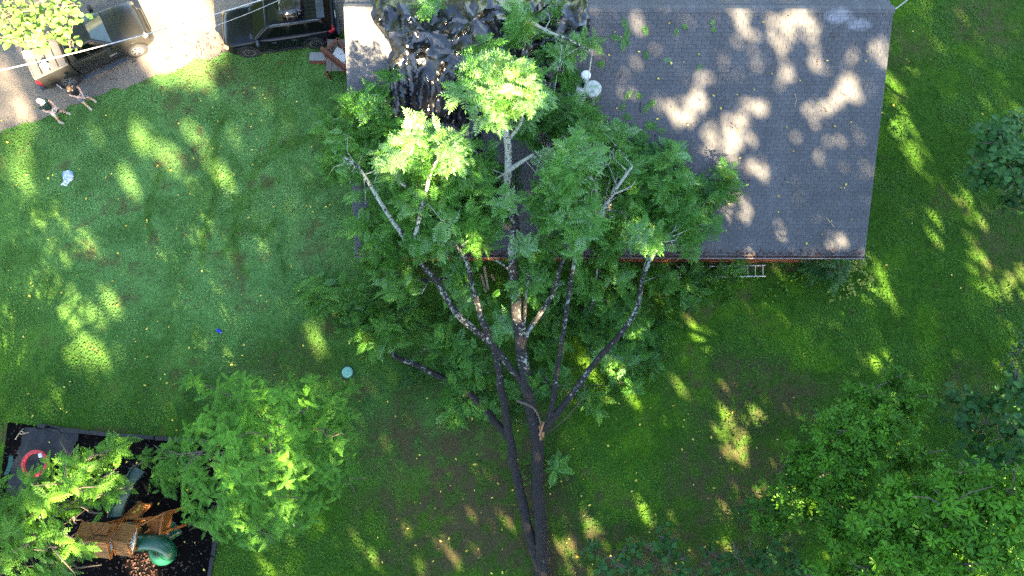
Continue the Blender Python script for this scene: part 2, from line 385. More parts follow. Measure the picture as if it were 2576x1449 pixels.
M['concrete'] = simple('concrete', (0.27, 0.27, 0.26), 0.9, var=0.25, scale=4)
M['green_plastic'] = simple('green_plastic', (0.008, 0.085, 0.045), 0.32, var=0.25, scale=3)
M['slide_green'] = simple('worn_green_plastic', (0.035, 0.075, 0.055), 0.45, var=0.4, scale=4)
M['red_plastic'] = simple('red_plastic', (0.50, 0.012, 0.022), 0.6, var=0.3, scale=18, c2=(0.60, 0.06, 0.07))
M['mint'] = simple('mint_plastic', (0.20, 0.44, 0.32), 0.5, var=0.12)
M['teal'] = simple('teal_plastic', (0.012, 0.075, 0.055), 0.5)
M['blue_can'] = simple('blue_aluminium', (0.02, 0.05, 0.55), 0.3, 0.3, var=0.2)
M['blue_film'] = simple('blue_film', (0.10, 0.22, 0.62), 0.35, var=0.4, scale=14)
M['paper'] = simple('paper', (0.68, 0.72, 0.74), 0.7, var=0.12)
M['yellow_plastic'] = simple('yellow_plastic', (0.7, 0.5, 0.04), 0.5)
M['cable'] = simple('cable_sheath', (0.45, 0.45, 0.44), 0.6, var=0.25, scale=14)
M['jar'] = simple('green_glass', (0.08, 0.25, 0.15), 0.1)

# ------------------------------------------------------------------ sunlit patches (gaps cut through the tall wood's leaves so sun lands here)
UH = np.array([-AZ[1], AZ[0], 0.0]); WV = np.array([-AZ[0] * math.sin(ELEV), -AZ[1] * math.sin(ELEV), math.cos(ELEV)])
def uw(p): p = np.asarray(p); return p @ UH, p @ WV
HOLES = []
def hole(p, r, op=1.0): u, v = uw(p); HOLES.append((u, v, r, op))
for px, py, r in [(355,335,.36),(375,352,.3),(500,345,.34),(485,325,.25),(50,385,.34),(42,425,.42),(60,455,.32),(72,495,.34),(145,545,.26),(155,560,.2),(320,452,.26),(328,470,.2),
    (497,492,.28),(505,515,.3),(430,395,.26),(445,415,.2),(545,420,.26),(560,445,.26),(225,612,.27),(235,630,.2),(195,745,.28),(215,765,.3),(235,782,.25),(165,780,.22),(175,805,.2),(270,745,.2),(285,765,.15),
    (570,800,.24),(590,812,.2),(205,885,.36),(180,892,.22),(248,888,.26),(45,878,.24),(60,895,.22),(25,800,.26),(35,815,.2),(20,765,.24),(140,1005,.24),(155,1030,.28),(172,1045,.18),(55,705,.28),(75,720,.2),(10,850,.25),
    (788,852,.22),(797,868,.22),(618,582,.2),(628,600,.15),(735,485,.22),(640,745,.1),(905,1355,.2),(920,1375,.24),(938,1398,.2),(705,1388,.16),(720,1405,.16),(655,1415,.17),(672,1432,.15),(1025,1335,.13),(1130,1385,.18),(1145,1402,.18),(1050,1425,.2),(1180,1285,.15),
    (1735,820,.24),(1755,842,.28),(1772,855,.18),(1798,858,.2),(1665,790,.2),(1685,972,.2),(1710,972,.15),(1845,1075,.36),(1830,1115,.3),(1850,1130,.4),(1865,1150,.25),(1900,1040,.2),(1908,1055,.14),(1605,1255,.17),(1625,1285,.2),(1480,1310,.2),(1495,1335,.22),(1510,1355,.2),(1425,1405,.3),(1450,1415,.2),(1818,1362,.17),(1822,1278,.13),(1490,1065,.16),(1592,1000,.2),
    (2240,205,.24),(2235,250,.34),(2262,285,.36),(2245,320,.25),(2282,320,.22),(2270,155,.14),(2195,660,.3),(2205,690,.32),(2190,715,.2),(2225,740,.28),(2245,765,.18),(2345,550,.22),(2355,575,.22),(2350,598,.12),(2440,528,.3),(2455,552,.26),(2470,645,.26),(2445,680,.24),(2460,705,.2),(2505,700,.3),(2515,725,.22),(2550,712,.26),(2555,735,.2),(2325,435,.2),(2335,460,.2),(2300,385,.2),(2275,400,.2),(2222,472,.14),(2580,700,.3),(2560,280,.3),(2530,250,.2),(2350,115,.1),(2290,10,.2),(2480,735,.2),(2215,870,.2),(2205,920,.14)]:
    hole(P(px, py), r * 1.08, .84)
for px, py, r in [(1680,270,.36),(1665,255,.25),(1700,300,.25),(1760,235,.3),(1745,265,.36),(1725,290,.28),(1800,265,.15),(1865,55,.45),(1885,85,.25),(1840,35,.25),(1975,75,.5),(2005,60,.55),(1955,105,.35),(2045,45,.35),(1940,60,.3),(1975,170,.25),(1985,190,.22),(2050,145,.3),(2070,165,.25),(2035,170,.2),
    (1810,335,.5),(1845,320,.4),(1860,355,.5),(1820,380,.45),(1790,385,.3),(1880,290,.35),(1905,265,.3),(1890,325,.3),(2045,285,.35),(2075,275,.35),(2085,305,.28),(2110,240,.25),(2125,215,.25),(2145,195,.28),(2160,235,.25),(2180,255,.18),(2210,120,.25),(2215,150,.28),(2195,205,.2),(1905,420,.3),(1930,435,.22),(1845,525,.5),(1870,510,.35),(2110,360,.25),(2085,355,.2),(1970,592,.2),(2095,608,.3),(2115,600,.22),(1600,45,.22),(1612,80,.22),(1770,195,.2),(1848,190,.15),(1900,130,.2),(2150,130,.15),(1790,60,.12),(1600,160,.1),(1905,150,.2),(2060,400,.12)]:
    hole(PR(px, py), r * 0.86, .80)
for px, py, r, z in [(905,90,1.1,5.2),(890,60,1.0,5.5),(925,165,.5,4.8),(880,110,.9,5),(915,130,.9,5.0),(950,140,.5,5),(900,50,.8,5.5),(940,75,.6,5.5),(885,150,.5,4.8),
    (1180,590,.3,5),(1655,630,.35,4.5),(1620,600,.35,4.8),(1190,630,.25,5),(1340,770,.25,3.2),(1270,750,.25,3),(920,870,.25,1),(900,880,.2,1),(1640,820,.3,1.2),(1600,830,.2,1.2),(1560,940,.3,1),(1540,960,.3,1),(1530,1000,.25,.8),(1190,750,.2,3.5),
    (450,40,1.5,0),(430,100,1.2,0),(490,60,1.0,0),(470,140,.8,0),(395,130,.8,0),(410,20,1.5,0),(365,75,.6,1.0),(345,112,.45,.8),(360,100,.6,0.9),(60,60,1.8,5),(140,60,1.5,5),(20,110,1.2,5),(150,110,.7,4.5),(100,20,1.5,5),
    (680,1070,.2,5.5),(635,1045,.2,5),(560,1165,.18,5.5),(815,1030,.2,4.5),(750,1150,.15,5.5),(640,1340,.18,4.5),(590,1270,.18,5),(710,1330,.15,4),(700,1220,.15,5),(150,1180,.25,6.5),(200,1190,.25,6.5),(260,1220,.2,6),(95,1270,.25,6.5),(190,1260,.2,6.5),(160,1370,.3,6),(180,1340,.22,6),(270,1120,.16,5.5),(225,1260,.18,6),(80,1300,.2,6.5),(270,1380,.2,5),
    (395,1375,.35,1.0),(370,1420,.4,0),(350,1435,.3,0),(2160,1010,.3,6),(2190,1110,.3,6.5),(2175,1070,.25,6.5),(2210,1150,.25,6.5),(2540,1250,.3,8),(2120,1090,.2,6.5),(2570,1300,.25,8)]:
    hole(P(px, py, z), r)
for px, py, r in [(1060,190,.3),(1050,240,.35),(1085,255,.25)]: hole(P(px, py, 5), r, .84)
for cx, cy, rx, ry, z, k in [(1080,365,80,55,7.9,30),(1015,410,55,30,7.6,12),(1255,205,95,55,8.8,36),(1270,265,60,35,8.5,12),(1225,108,38,28,8.5,8),(1095,470,14,40,7.2,5),(1250,310,14,20,8.2,4)]:
    for _ in range(k): a_ = random.random() * 6.283; q_ = math.sqrt(random.random()); hole(P(cx + rx * q_ * math.cos(a_), cy + ry * q_ * math.sin(a_), z), random.uniform(.16, .34), .96)
for px, py, r, z in [(120,150,.8,1.4),(90,170,.6,1.4),(140,190,.4,1.4),(30,270,.7,0),(20,230,.6,0),(60,290,.3,0),(10,190,.4,0),(70,245,.3,0),(0,310,.3,0)]: hole(P(px, py, z), r, .84)
HOLES = np.array(HOLES)

# ------------------------------------------------------------------ foliage generators
def frond(pairs, ll, lw, droop, start=0.14, sweep=0.42, tip=True, seed=0):
    """pinnate leaf along +x, unit length: paired leaflets, folded, on a thin rachis"""
    q = random.Random(seed); V = []; T = []
    def pt(t): return np.array([t * (1 - 0.12 * droop * t), 0.0, 0.05 * t - droop * t * t])
    def leaflet(b, d, L, W):
        d = d / np.linalg.norm(d); up = np.array([0, 0, 1.0]); s = np.cross(up, d); s /= np.linalg.norm(s)
        i = len(V); m_ = b + d * L * 0.42
        V.extend([b, m_ + s * W / 2 - up * W * .12, b + d * L - up * L * .12, m_ - s * W / 2 - up * W * .12]); T.extend([(i, i + 2, i + 1), (i, i + 3, i + 2)])
    for k in range(pairs):
        t = start + (1 - start) * k / (pairs - 0.3); b = pt(t); e = math.sin(math.pi * (0.22 + 0.68 * k / pairs))
        for sgn in (1, -1):
            d = np.array([sweep + q.uniform(-.1, .1), sgn, q.uniform(-.25, .1)])
            leaflet(b, d, ll * e * q.uniform(.85, 1.1), lw * q.uniform(.85, 1.1))
    if tip: leaflet(pt(0.97), np.array([1, q.uniform(-.2, .2), -.3]), ll * .8, lw)
    i = len(V); wd = 0.010
    for t in (0, 0.5, 1.0):
        p = pt(t); V.extend([p + [0, wd, 0.004], p - [0, wd, -0.004]])
    for a in (0, 2): T.extend([(i + a, i + a + 1, i + a + 3), (i + a, i + a + 3, i + a + 2)])
    return np.array(V, np.float32), np.array(T, np.int32)
def heart(seed=0):
    q = random.Random(seed)
    pts = [(0, 0), (-.08, .22), (.12, .47), (.45, .5), (.75, .32), (1.05, 0), (.75, -.32), (.45, -.5), (.12, -.47), (-.08, -.22)]
    V = [(.4, 0, -.02)] + [(x, y * q.uniform(.9, 1.05), .10 * abs(y) * 2 - .22 * max(0, x - .4) + q.uniform(-.03, .03)) for x, y in pts]
    return np.array(V, np.float32), np.array([(0, i, i % 10 + 1) for i in range(1, 11)], np.int32)
def cluster(k=7, seed=0):
    """tuft of spoon-shaped leaves at a twig end"""
    q = random.Random(seed); V = []; T = []
    for i in range(k):
        a = 2 * math.pi * i / k + q.uniform(-.3, .3); e = q.uniform(-.15, .75); L = q.uniform(.75, 1.1); W = L * .36
        d = np.array([math.cos(a) * math.cos(e), math.sin(a) * math.cos(e), math.sin(e)]); s = np.array([-math.sin(a), math.cos(a), 0.0]); up = np.cross(d, s)
        b = d * .08; j = len(V)
        V.extend([b, d * L * .62 + s * W * .42, d * L * .9 + s * W * .3, d * L, d * L * .9 - s * W * .3, d * L * .62 - s * W * .42])
        V[j + 3] = V[j + 3] - np.array([0, 0, .10]) * L
        T.extend([(j, j + 2, j + 1), (j, j + 3, j + 2), (j, j + 4, j + 3), (j, j + 5, j + 4)])
    return np.array(V, np.float32), np.array(T, np.int32)
def frames(d, n):
    d = d / np.linalg.norm(d, axis=1, keepdims=True); y = np.cross(n, d); y /= np.linalg.norm(y, axis=1, keepdims=True) + 1e-9
    z = np.cross(d, y); return np.stack([d, y, z], -1)
def rosettes(tips, axes, kmin, kmax, L, elev, tone, spread=0.08):
    """fans of leaves round each twig end -> rotation*scale, translation, tone"""
    k = rng.integers(kmin, kmax + 1, len(tips)); idx = np.repeat(np.arange(len(tips)), k); nn = len(idx)
    ax = axes / np.linalg.norm(axes, axis=1, keepdims=True); e1 = np.cross(ax, [0.31, 0.2, 0.9]); e1 /= np.linalg.norm(e1, axis=1, keepdims=True) + 1e-9; e2 = np.cross(ax, e1)
    ph = rng.random(nn) * 6.283; el = rng.uniform(elev[0], elev[1], nn)
    d = (e1[idx] * np.cos(ph)[:, None] + e2[idx] * np.sin(ph)[:, None]) * np.cos(el)[:, None] + ax[idx] * np.sin(el)[:, None]
    nrm = ax[idx] + rng.normal(0, .25, (nn, 3)); nrm[:, 2] += .5
    sc = rng.uniform(L[0], L[1], nn); Rm = frames(d, nrm) * sc[:, None, None]
    T = tips[idx] + rng.normal(0, spread, (nn, 3)) * .5 + ax[idx] * (rng.random(nn) * -spread)[:, None]
    return Rm, T, np.clip(tone[idx] + rng.normal(0, .10, nn), 0.02, 1)
def foliage(root, origin, bases, Rm, T, tone, mat, single, n_single=280, rest='foliage'):
    T = np.asarray(T) - np.asarray(origin); nn = len(T); var = rng.integers(0, len(bases), nn)
    d = np.linalg.norm(T + origin - CAM, axis=1); order = np.argsort(d); px = PX(T + origin)
    vis = (px[:, 0] > 0) & (px[:, 0] < 2576) & (px[:, 1] > 0) & (px[:, 1] < 1449)
    order = order[vis[order]][: n_single * 4]; rng.shuffle(order); sel = order[:n_single]
    msk = np.ones(nn, bool); msk[sel] = False
    ms = [npmesh(single, V, F_, mat, attrs=None) for V, F_ in bases]
    for i in sel:
        o = bpy.data.objects.new(single, ms[var[i]]); COL.objects.link(o); o.parent = root
        mm = Matrix.Identity(4)
        for r_ in range(3):
            for c_ in range(3): mm[r_][c_] = float(Rm[i, r_, c_])
            mm[r_][3] = float(T[i, r_])
        o.matrix_basis = mm; o['tone'] = float(tone[i])
    VV = []; FF = []; TT = []; base = 0
    for k, (V, F_) in enumerate(bases):
        ii = np.nonzero(msk & (var == k))[0]
        if not len(ii): continue
        W = np.einsum('nij,vj->nvi', Rm[ii], V) + T[ii][:, None, :]
        VV.append(W.reshape(-1, 3)); FF.append((F_[None] + (np.arange(len(ii)) * len(V))[:, None, None]).reshape(-1, 3) + base)
        TT.append(np.repeat(tone[ii], len(V))); base += len(ii) * len(V)
    if not VV: return None
    o = link(rest, npmesh(rest, np.concatenate(VV), np.concatenate(FF), mat, attrs={'tone': np.concatenate(TT)}), root)
    o['kind'] = 'stuff'; return o
def blob_tips(blobs, dens, flat=0.0):
    """twig ends spread through ellipsoids, more of them near the upper skin"""
    tips = []; ax = []; tn = []
    for c, r, t in blobs:
        c = np.array(c, float); r = np.array(r, float); k = max(4, int(dens * (r[0] * r[1] * r[2]) ** (2 / 3) * 4.2))
        d = rng.normal(0, 1, (k, 3)); d /= np.linalg.norm(d, axis=1, keepdims=True); d[:, 2] = np.where(d[:, 2] < -.35, -d[:, 2], d[:, 2])
        rr = rng.random(k) ** .35; p = c + d * r * rr[:, None]
        p += (fbm(p[:, :1] * 1.3, p[:, 1:2] * 1.3, 2) - .5) * np.array([.6, .6, .9]) * r.mean() * .5
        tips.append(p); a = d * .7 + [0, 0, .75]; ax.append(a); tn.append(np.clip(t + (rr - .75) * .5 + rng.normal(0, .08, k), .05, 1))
    return np.concatenate(tips), np.concatenate(ax), np.concatenate(tn)
def limb(root, origin, name, pts, r0, r1, mat, n=8, jit=.06, wob=.05):
    P_ = [np.array(p, float) for p in pts]; out = []; L = len(P_)
    for i in range(L - 1):                                             # Catmull-Rom with slight wobble
        p0 = P_[max(i - 1, 0)]; p1 = P_[i]; p2 = P_[i + 1]; p3 = P_[min(i + 2, L - 1)]
        for t in np.linspace(0, 1, 5)[: 4 if i < L - 2 else 5]:
            q = .5 * ((2 * p1) + (p2 - p0) * t + (2 * p0 - 5 * p1 + 4 * p2 - p3) * t * t + (3 * p1 - p0 - 3 * p2 + p3) * t ** 3)
            out.append(q + (rng.normal(0, wob, 3) * r0 * 1.2 if 0 < len(out) else 0))
    rad = np.linspace(r0, r1, len(out)) * (1 + rng.normal(0, .05, len(out)))
    mb = MB().tube(out, list(rad), n, jit=jit)
    o = link(name, mb.mesh(name, mat, True, origin=origin), root); return o, out
# ------------------------------------------------------------------ ground
def W2(pl): return [P(a, b)[:2] for a, b in pl]
def densify(poly, step=.25, amp=.12, s=0):
    out = []; n_ = len(poly)
    for i in range(n_):
        a = np.array(poly[i][:2]); b = np.array(poly[(i + 1) % n_][:2]); L = np.linalg.norm(b - a); k = max(1, int(L / step))
        nr = np.array([-(b - a)[1], (b - a)[0]]) / (L + 1e-9)
        for j in range(k):
            p = a + (b - a) * j / k; out.append(p + nr * amp * 2 * (fbm(p[0] * 1.7, p[1] * 1.7, 3, s) - .5))
    return out
DRIVE = densify(W2([(-200,380),(0,345),(60,305),(110,300),(160,275),(250,240),(330,215),(420,188),(480,165),(560,140),(640,132),(740,112),(850,100),(880,40),(900,-140),(-300,-160)]), .3, .35)
MULCH = W2([(20,1062),(160,1077),(310,1092),(595,1108),(520,1490),(-60,1490),(-2,1230)])
HOUSE = [(XL, YE), (XR_, YE), (XR_, 2 * YR - YE), (XL, 2 * YR - YE)]
TRACKS = [W2(t) for t in [[(545,330),(538,420),(545,480),(520,560),(505,660)], [(650,390),(630,450),(600,520),(588,600),(600,650)], [(740,350),(690,380),(650,400)], [(580,500),(640,480),(700,450)],
    [(400,440),(372,520),(380,600)], [(560,640),(610,570),(650,580)], [(660,600),(690,560)], [(500,420),(545,340),(560,300)], [(620,450),(580,390)], [(800,330),(730,370),(640,430)], [(620,690),(582,640)], [(718,680),(700,620)], [(640,430),(625,520),(560,540)], [(700,330),(660,420)]]]
def gcol(x, y):
    """what grows at each spot of the yard: grass, dew, clover, bare soil, plus painted side-yard shade"""
    x = np.asarray(x, float); y = np.asarray(y, float); px = PX(np.stack([x, y, np.zeros_like(x)], -1)); u, v = px[..., 0], px[..., 1]
    n1 = fbm(x * .22, y * .22, 4, 1); n2 = fbm(x * .9, y * .9, 4, 5); n3 = fbm(x * 3.1, y * 3.1, 3, 9)
    base = np.array([.052, .135, .012]); bright = np.array([.078, .190, .010]); dark = np.array([.020, .066, .008])
    c = base + (bright - base) * sst(.45, .7, n2)[..., None]; c = c + (dark - c) * sst(.52, .72, n1 * .6 + n3 * .4)[..., None] * .8
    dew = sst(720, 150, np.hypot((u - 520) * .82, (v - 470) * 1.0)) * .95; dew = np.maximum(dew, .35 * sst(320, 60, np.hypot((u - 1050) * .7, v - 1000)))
    tr = np.zeros_like(x)
    for t in TRACKS:
        for a, b in zip(t[:-1], t[1:]): tr = np.maximum(tr, .75 * sst(.26, .03, dseg(x, y, a, b) + (n3 - .5) * .22))
    dew = dew * (1 - .85 * tr) * (.6 + .6 * sst(.3, .6, n2)); dew = np.clip(dew, 0, 1)
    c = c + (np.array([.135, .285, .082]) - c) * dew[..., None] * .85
    soil = np.zeros_like(x)
    for (cx, cy, rx, ry, a) in [(1190,1260,290,270,.95),(1480,1430,230,110,.95),(1720,1440,330,130,.9),(1340,1250,110,200,.95),(1880,1230,240,170,.75),(1900,1000,230,110,.7),(2490,60,110,80,.8),(2290,120,90,90,.5),(2540,620,100,160,.7),(1010,1120,120,130,.75),(880,975,70,35,.8),(560,190,90,40,.5),(1000,680,130,30,.6),(1850,668,330,22,.95),(640,230,60,30,.5),(2440,980,120,80,.6),(1100,1400,200,90,.6),(470,250,40,60,.4),(700,920,160,80,.35),(230,1085,120,14,.7)]:
        soil = np.maximum(soil, a * sst(1.15, .35, np.hypot((u - cx) / rx, (v - cy) / ry) + (n2 - .5) * .9))
    soil = np.maximum(soil, .55 * sst(.60, .70, n2) * sst(.45, .55, n1))
    soil = np.clip(soil * (.35 + .9 * sst(.35, .62, n3)), 0, 1)
    c = c + (np.array([.082, .072, .030]) - c) * soil[..., None]
    shade = sst(1900, 2500, u) * .35                                    # side yard's shade painted into the turf colour, darker to the right
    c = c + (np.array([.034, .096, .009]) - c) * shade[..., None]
    return c * (.85 + .3 * n3)[..., None], soil
def axis(lo, hi, st, far):
    f_ = np.arange(lo, hi + 1e-6, st); g = np.array([1, 3, 8, 20, 60, 150, far]); return np.concatenate([lo - g[::-1], f_, hi + g])
gx = axis(-31, 31, .16, 450.); gy = axis(-12, 27, .16, 450.)
X, Y = np.meshgrid(gx, gy, indexing='ij'); Z = (fbm(X * .5, Y * .5, 3) - .5) * .0
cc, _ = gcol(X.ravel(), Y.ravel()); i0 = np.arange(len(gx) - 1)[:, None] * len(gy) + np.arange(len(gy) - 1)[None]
Q = np.stack([i0, i0 + len(gy), i0 + len(gy) + 1, i0 + 1], -1).reshape(-1, 4)
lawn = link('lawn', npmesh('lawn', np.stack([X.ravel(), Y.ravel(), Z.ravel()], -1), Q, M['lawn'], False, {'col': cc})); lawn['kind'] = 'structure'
def sheet(name, poly, z, mat, label=None, step=None):
    mb = MB(); mb.add([(p[0], p[1], z) for p in poly], [tuple(range(len(poly)))]); me = mb.mesh(name, mat)
    bm = bmesh.new(); bm.from_mesh(me); bmesh.ops.recalc_face_normals(bm, faces=bm.faces)
    for f_ in bm.faces:
        if f_.normal.z < 0: f_.normal_flip()
    bmesh.ops.triangulate(bm, faces=bm.faces); bm.to_mesh(me); bm.free()
    o = link(name, me); o['kind'] = 'structure'; return o
sheet('driveway', DRIVE, .008, M['gravel']); sheet('mulch_bed', MULCH, .012, M['mulch'])
# grass and clover, blade by blade
n_ = 330000
bx = rng.uniform(-26, 26, n_); by = rng.uniform(-8.5, 21, n_); px = PX(np.stack([bx, by, bx * 0], -1))
ok = (px[:, 0] > -60) & (px[:, 0] < 2640) & (px[:, 1] > -60) & (px[:, 1] < 1510)
ok &= ~inpoly(bx, by, DRIVE) & ~inpoly(bx, by, MULCH) & ~((bx > XL + .35) & (bx < XR_ - .35) & (by > YE + .3))
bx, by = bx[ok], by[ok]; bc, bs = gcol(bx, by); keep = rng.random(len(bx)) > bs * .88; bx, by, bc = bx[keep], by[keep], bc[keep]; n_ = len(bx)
cl = fbm(bx * .8, by * .8, 3, 21) + rng.normal(0, .06, n_) > .54; ang = rng.random(n_) * 6.283; L = rng.uniform(.05, .11, n_); wd = np.where(cl, L * .42, L * .16)
dx, dy = np.cos(ang), np.sin(ang); zt = np.where(cl, rng.uniform(.03, .06, n_), rng.uniform(.03, .08, n_)); zb = np.where(cl, zt - .008, .0)
V = np.empty((n_, 4, 3)); V[:, 0] = np.stack([bx, by, zb], -1); V[:, 2] = np.stack([bx + dx * L, by + dy * L, zt], -1); mid = V[:, 0] * .5 + V[:, 2] * .5; mid[:, 2] += .012
V[:, 1] = mid + np.stack([-dy * wd, dx * wd, wd * 0], -1); V[:, 3] = mid - np.stack([-dy * wd, dx * wd, wd * 0], -1)
T = np.array([[0, 2, 1], [0, 3, 2]])[None] + (np.arange(n_) * 4)[:, None, None]
bc = bc * rng.uniform(.78, 1.28, (n_, 1)) * np.where(cl, 1.12, 1.0)[:, None]; bc[:, 0] *= rng.uniform(.8, 1.3, n_)
g = link('grass', npmesh('grass', V.reshape(-1, 3), T.reshape(-1, 3), M['grass'], False, {'col': np.repeat(bc, 4, 0)})); g['kind'] = 'stuff'

# tall wood beyond the yard, south-east: it shades the yard, gaps are cut in its leaves where sun should land
n_ = 170000
u = rng.uniform(-27, 37, n_); v = rng.uniform(-9.5, 17.5, n_); a_ = 27 + 5 * (fbm(u * .22, v * .3, 2, 4) - .5) * 2 + rng.normal(0, 1.6, n_)
hgt = (v + a_ * math.sin(ELEV)) / math.cos(ELEV); sz = rng.uniform(.30, .62, n_)
ok = hgt > 1.5
dd = ((u[:, None] - HOLES[None, :, 0]) / (HOLES[None, :, 2] + sz[:, None] * .16)) ** 2 + ((v[:, None] - HOLES[None, :, 1]) / (HOLES[None, :, 2] + sz[:, None] * .16)) ** 2
full = HOLES[:, 3] > .95; open_ = (dd[:, full].min(1) < .75 + .5 * rng.random(n_) ** 1.5) | ((dd[:, ~full].min(1) < .75 + .7 * rng.random(n_) ** 1.5) & (rng.random(n_) < .84))
ok &= ~open_
u, v, a_, hgt, sz = u[ok], v[ok], a_[ok], hgt[ok], sz[ok]; n_ = len(u)
C0 = np.stack([AZ[0] * a_ + UH[0] * u, AZ[1] * a_ + UH[1] * u, hgt], -1)
d = rng.normal(0, 1, (n_, 3)); nn = rng.normal(0, 1, (n_, 3)) + SUN * 1.0; Rm = frames(d, nn) * sz[:, None, None]
LV = np.array([(-.5, 0, 0), (-.1, .42, .05), (.5, .05, -.05), (.05, -.42, .03)]); VV = np.einsum('nij,vj->nvi', Rm, LV) + C0[:, None]
T = np.array([[0, 2, 1], [0, 3, 2]])[None] + (np.arange(n_) * 4)[:, None, None]
wood = link('woodland', npmesh('woodland', VV.reshape(-1, 3), T.reshape(-1, 3), M['wood_leaf'], False, {'tone': np.repeat(rng.random(n_), 4)})); wood['kind'] = 'stuff'
mb = MB()
for k in range(9):
    uu = -24 + 7 * k; q = AZ * 28 + UH[:2] * uu; mb.tube([(q[0], q[1], -.2), (q[0] + .3, q[1], 12), (q[0], q[1] - .4, 27)], [.32, .24, .06], 8)
wt = mb.build('tree_trunks', M['bark'], wood, True); wt['kind'] = 'stuff'

def leafmass(name, C0, sz, label=None):
    k = len(C0); Rm = frames(rng.normal(0, 1, (k, 3)), rng.normal(0, 1, (k, 3)) + [0, 0, 1]) * sz[:, None, None]; VV = np.einsum('nij,vj->nvi', Rm, LV) + C0[:, None]
    T = np.array([[0, 2, 1], [0, 3, 2]])[None] + (np.arange(k) * 4)[:, None, None]
    o = link(name, npmesh(name, VV.reshape(-1, 3), T.reshape(-1, 3), M['wood_leaf'], False, {'tone': np.repeat(rng.random(k), 4)})); o['kind'] = 'stuff'; return o
cs_ = []; 
for (cx, cy, r, top) in [(-26, 29, 7, 29), (-15, 27.5, 6.5, 30), (-7, 33, 6, 26), (-36, 21, 7.5, 29), (-38, 6, 7, 22), (-30, 38, 7, 30), (-36, -8, 6, 20)]:
    k = 6500; d = rng.normal(0, 1, (k, 3)); d /= np.linalg.norm(d, axis=1, keepdims=True); q = d * (rng.random(k) ** .4)[:, None] * [r, r, top * .40] + [cx, cy, top * .60]; cs_.append(q)
cs_ = np.concatenate(cs_); cs_ = cs_[cs_[:, 1] > -60]; nw = leafmass('woodland', cs_, rng.uniform(.3, .6, len(cs_)))
mb = MB()
for (cx, cy) in [(-26, 29), (-15, 27), (-6, 32), (-35, 20), (-36, 6), (-30, 37), (-34, -8)]: mb.tube([(cx, cy, -.2), (cx + .3, cy, 8), (cx, cy - .4, 20)], [.32, .24, .06], 8)
wt = mb.build('tree_trunks', M['bark'], nw, True); wt['kind'] = 'stuff'

# ------------------------------------------------------------------ house
house = thing('brick_house', 'brick house with a wide grey shingle roof under the fallen tree', 'house', (0, 0, 0))
RSL = 2 * YR - YE
# walls
mb = MB(); wx0, wx1, wy0, wy1 = XL + .28, XR_ - .28, YE + .32, RSL - .32
for a, b in (((wx0, wy0), (wx1, wy0)), ((wx1, wy0), (wx1, wy1)), ((wx1, wy1), (wx0, wy1)), ((wx0, wy1), (wx0, wy0))):
    mb.add([(a[0], a[1], -.1), (b[0], b[1], -.1), (b[0], b[1], ZE + .03), (a[0], a[1], ZE + .03)], [(0, 1, 2, 3)])
for x in (wx0, wx1): mb.add([(x, wy0, ZE), (x, wy1, ZE), (x, YR, ZR - .12)], [(0, 1, 2)])
mb.build('wall', M['mortar'], house)
mb = MB(); cp = .077                                                   # brick courses of the front wall and the two ends
def courses(p0, dirv, L, nv, top):
    for r_ in range(int(top / cp)):
        o_ = .11 if r_ % 2 else 0
        for k in range(int(L / .215) + 1):
            s0 = max(0, k * .215 - o_); s1 = min(L, k * .215 - o_ + .203)
            if s1 - s0 < .03: continue
            a = np.array(p0) + np.array(dirv) * s0; b = np.array(p0) + np.array(dirv) * s1; e = np.array(nv) * (.012 + random.random() * .006); z0 = r_ * cp; z1 = z0 + .066
            mb.add([(*a, z0), (*b, z0), (*b, z1), (*a, z1), (*(a + e), z0), (*(b + e), z0), (*(b + e), z1), (*(a + e), z1)], [(4, 5, 6, 7), (7, 6, 2, 3), (5, 1, 2, 6), (0, 4, 7, 3)])
courses((wx0, wy0), (1, 0), wx1 - wx0, (0, -1), ZE - .02)
courses((wx0, wy1), (0, -1), wy1 - wy0, (-1, 0), ZE - .02)
o = mb.build('brick_courses', M['brick'], house); o['kind'] = 'stuff'
for x in (-3.2, .6, 4.6, 8.6, 11.6):
    o = MB().box((x, wy0 - .022, 1.5), (1.0, .05, 1.2)).build('window', M['white_trim'], house); MB().box((x, wy0 - .05, 1.5), (.86, .012, 1.06)).build('pane', M['glass'], o)
# deck under the shingles
mb = MB(); th = .10
for s_ in (1, -1):
    a = [RS(XL, 0), RS(XR_, 0), RS(XR_, s_ * SLOPE), RS(XL, s_ * SLOPE)]; b = [RS(XL, 0, -th), RS(XR_, 0, -th), RS(XR_, s_ * SLOPE, -th), RS(XL, s_ * SLOPE, -th)]
    mb.add(a + b, [(0, 3, 2, 1) if s_ > 0 else (0, 1, 2, 3), (4, 5, 6, 7) if s_ > 0 else (7, 6, 5, 4), (1, 2, 6, 5), (3, 0, 4, 7), (2, 3, 7, 6)])
roof = mb.build('roof', M['felt'], house)
mb = MB()
for x, e in ((XL, -1), (XR_, 1)):
    for s_ in (1, -1): mb.beam(RS(x + e * .012, s_ * .02, -.075), RS(x + e * .012, s_ * (SLOPE - .01), -.075), .022, .15)
mb.beam((XL - .02, YE - .012, ZE - .10), (XR_ + .02, YE - .012, ZE - .10), .022, .15)
mb.build('trim_board', M['white_trim'], house)
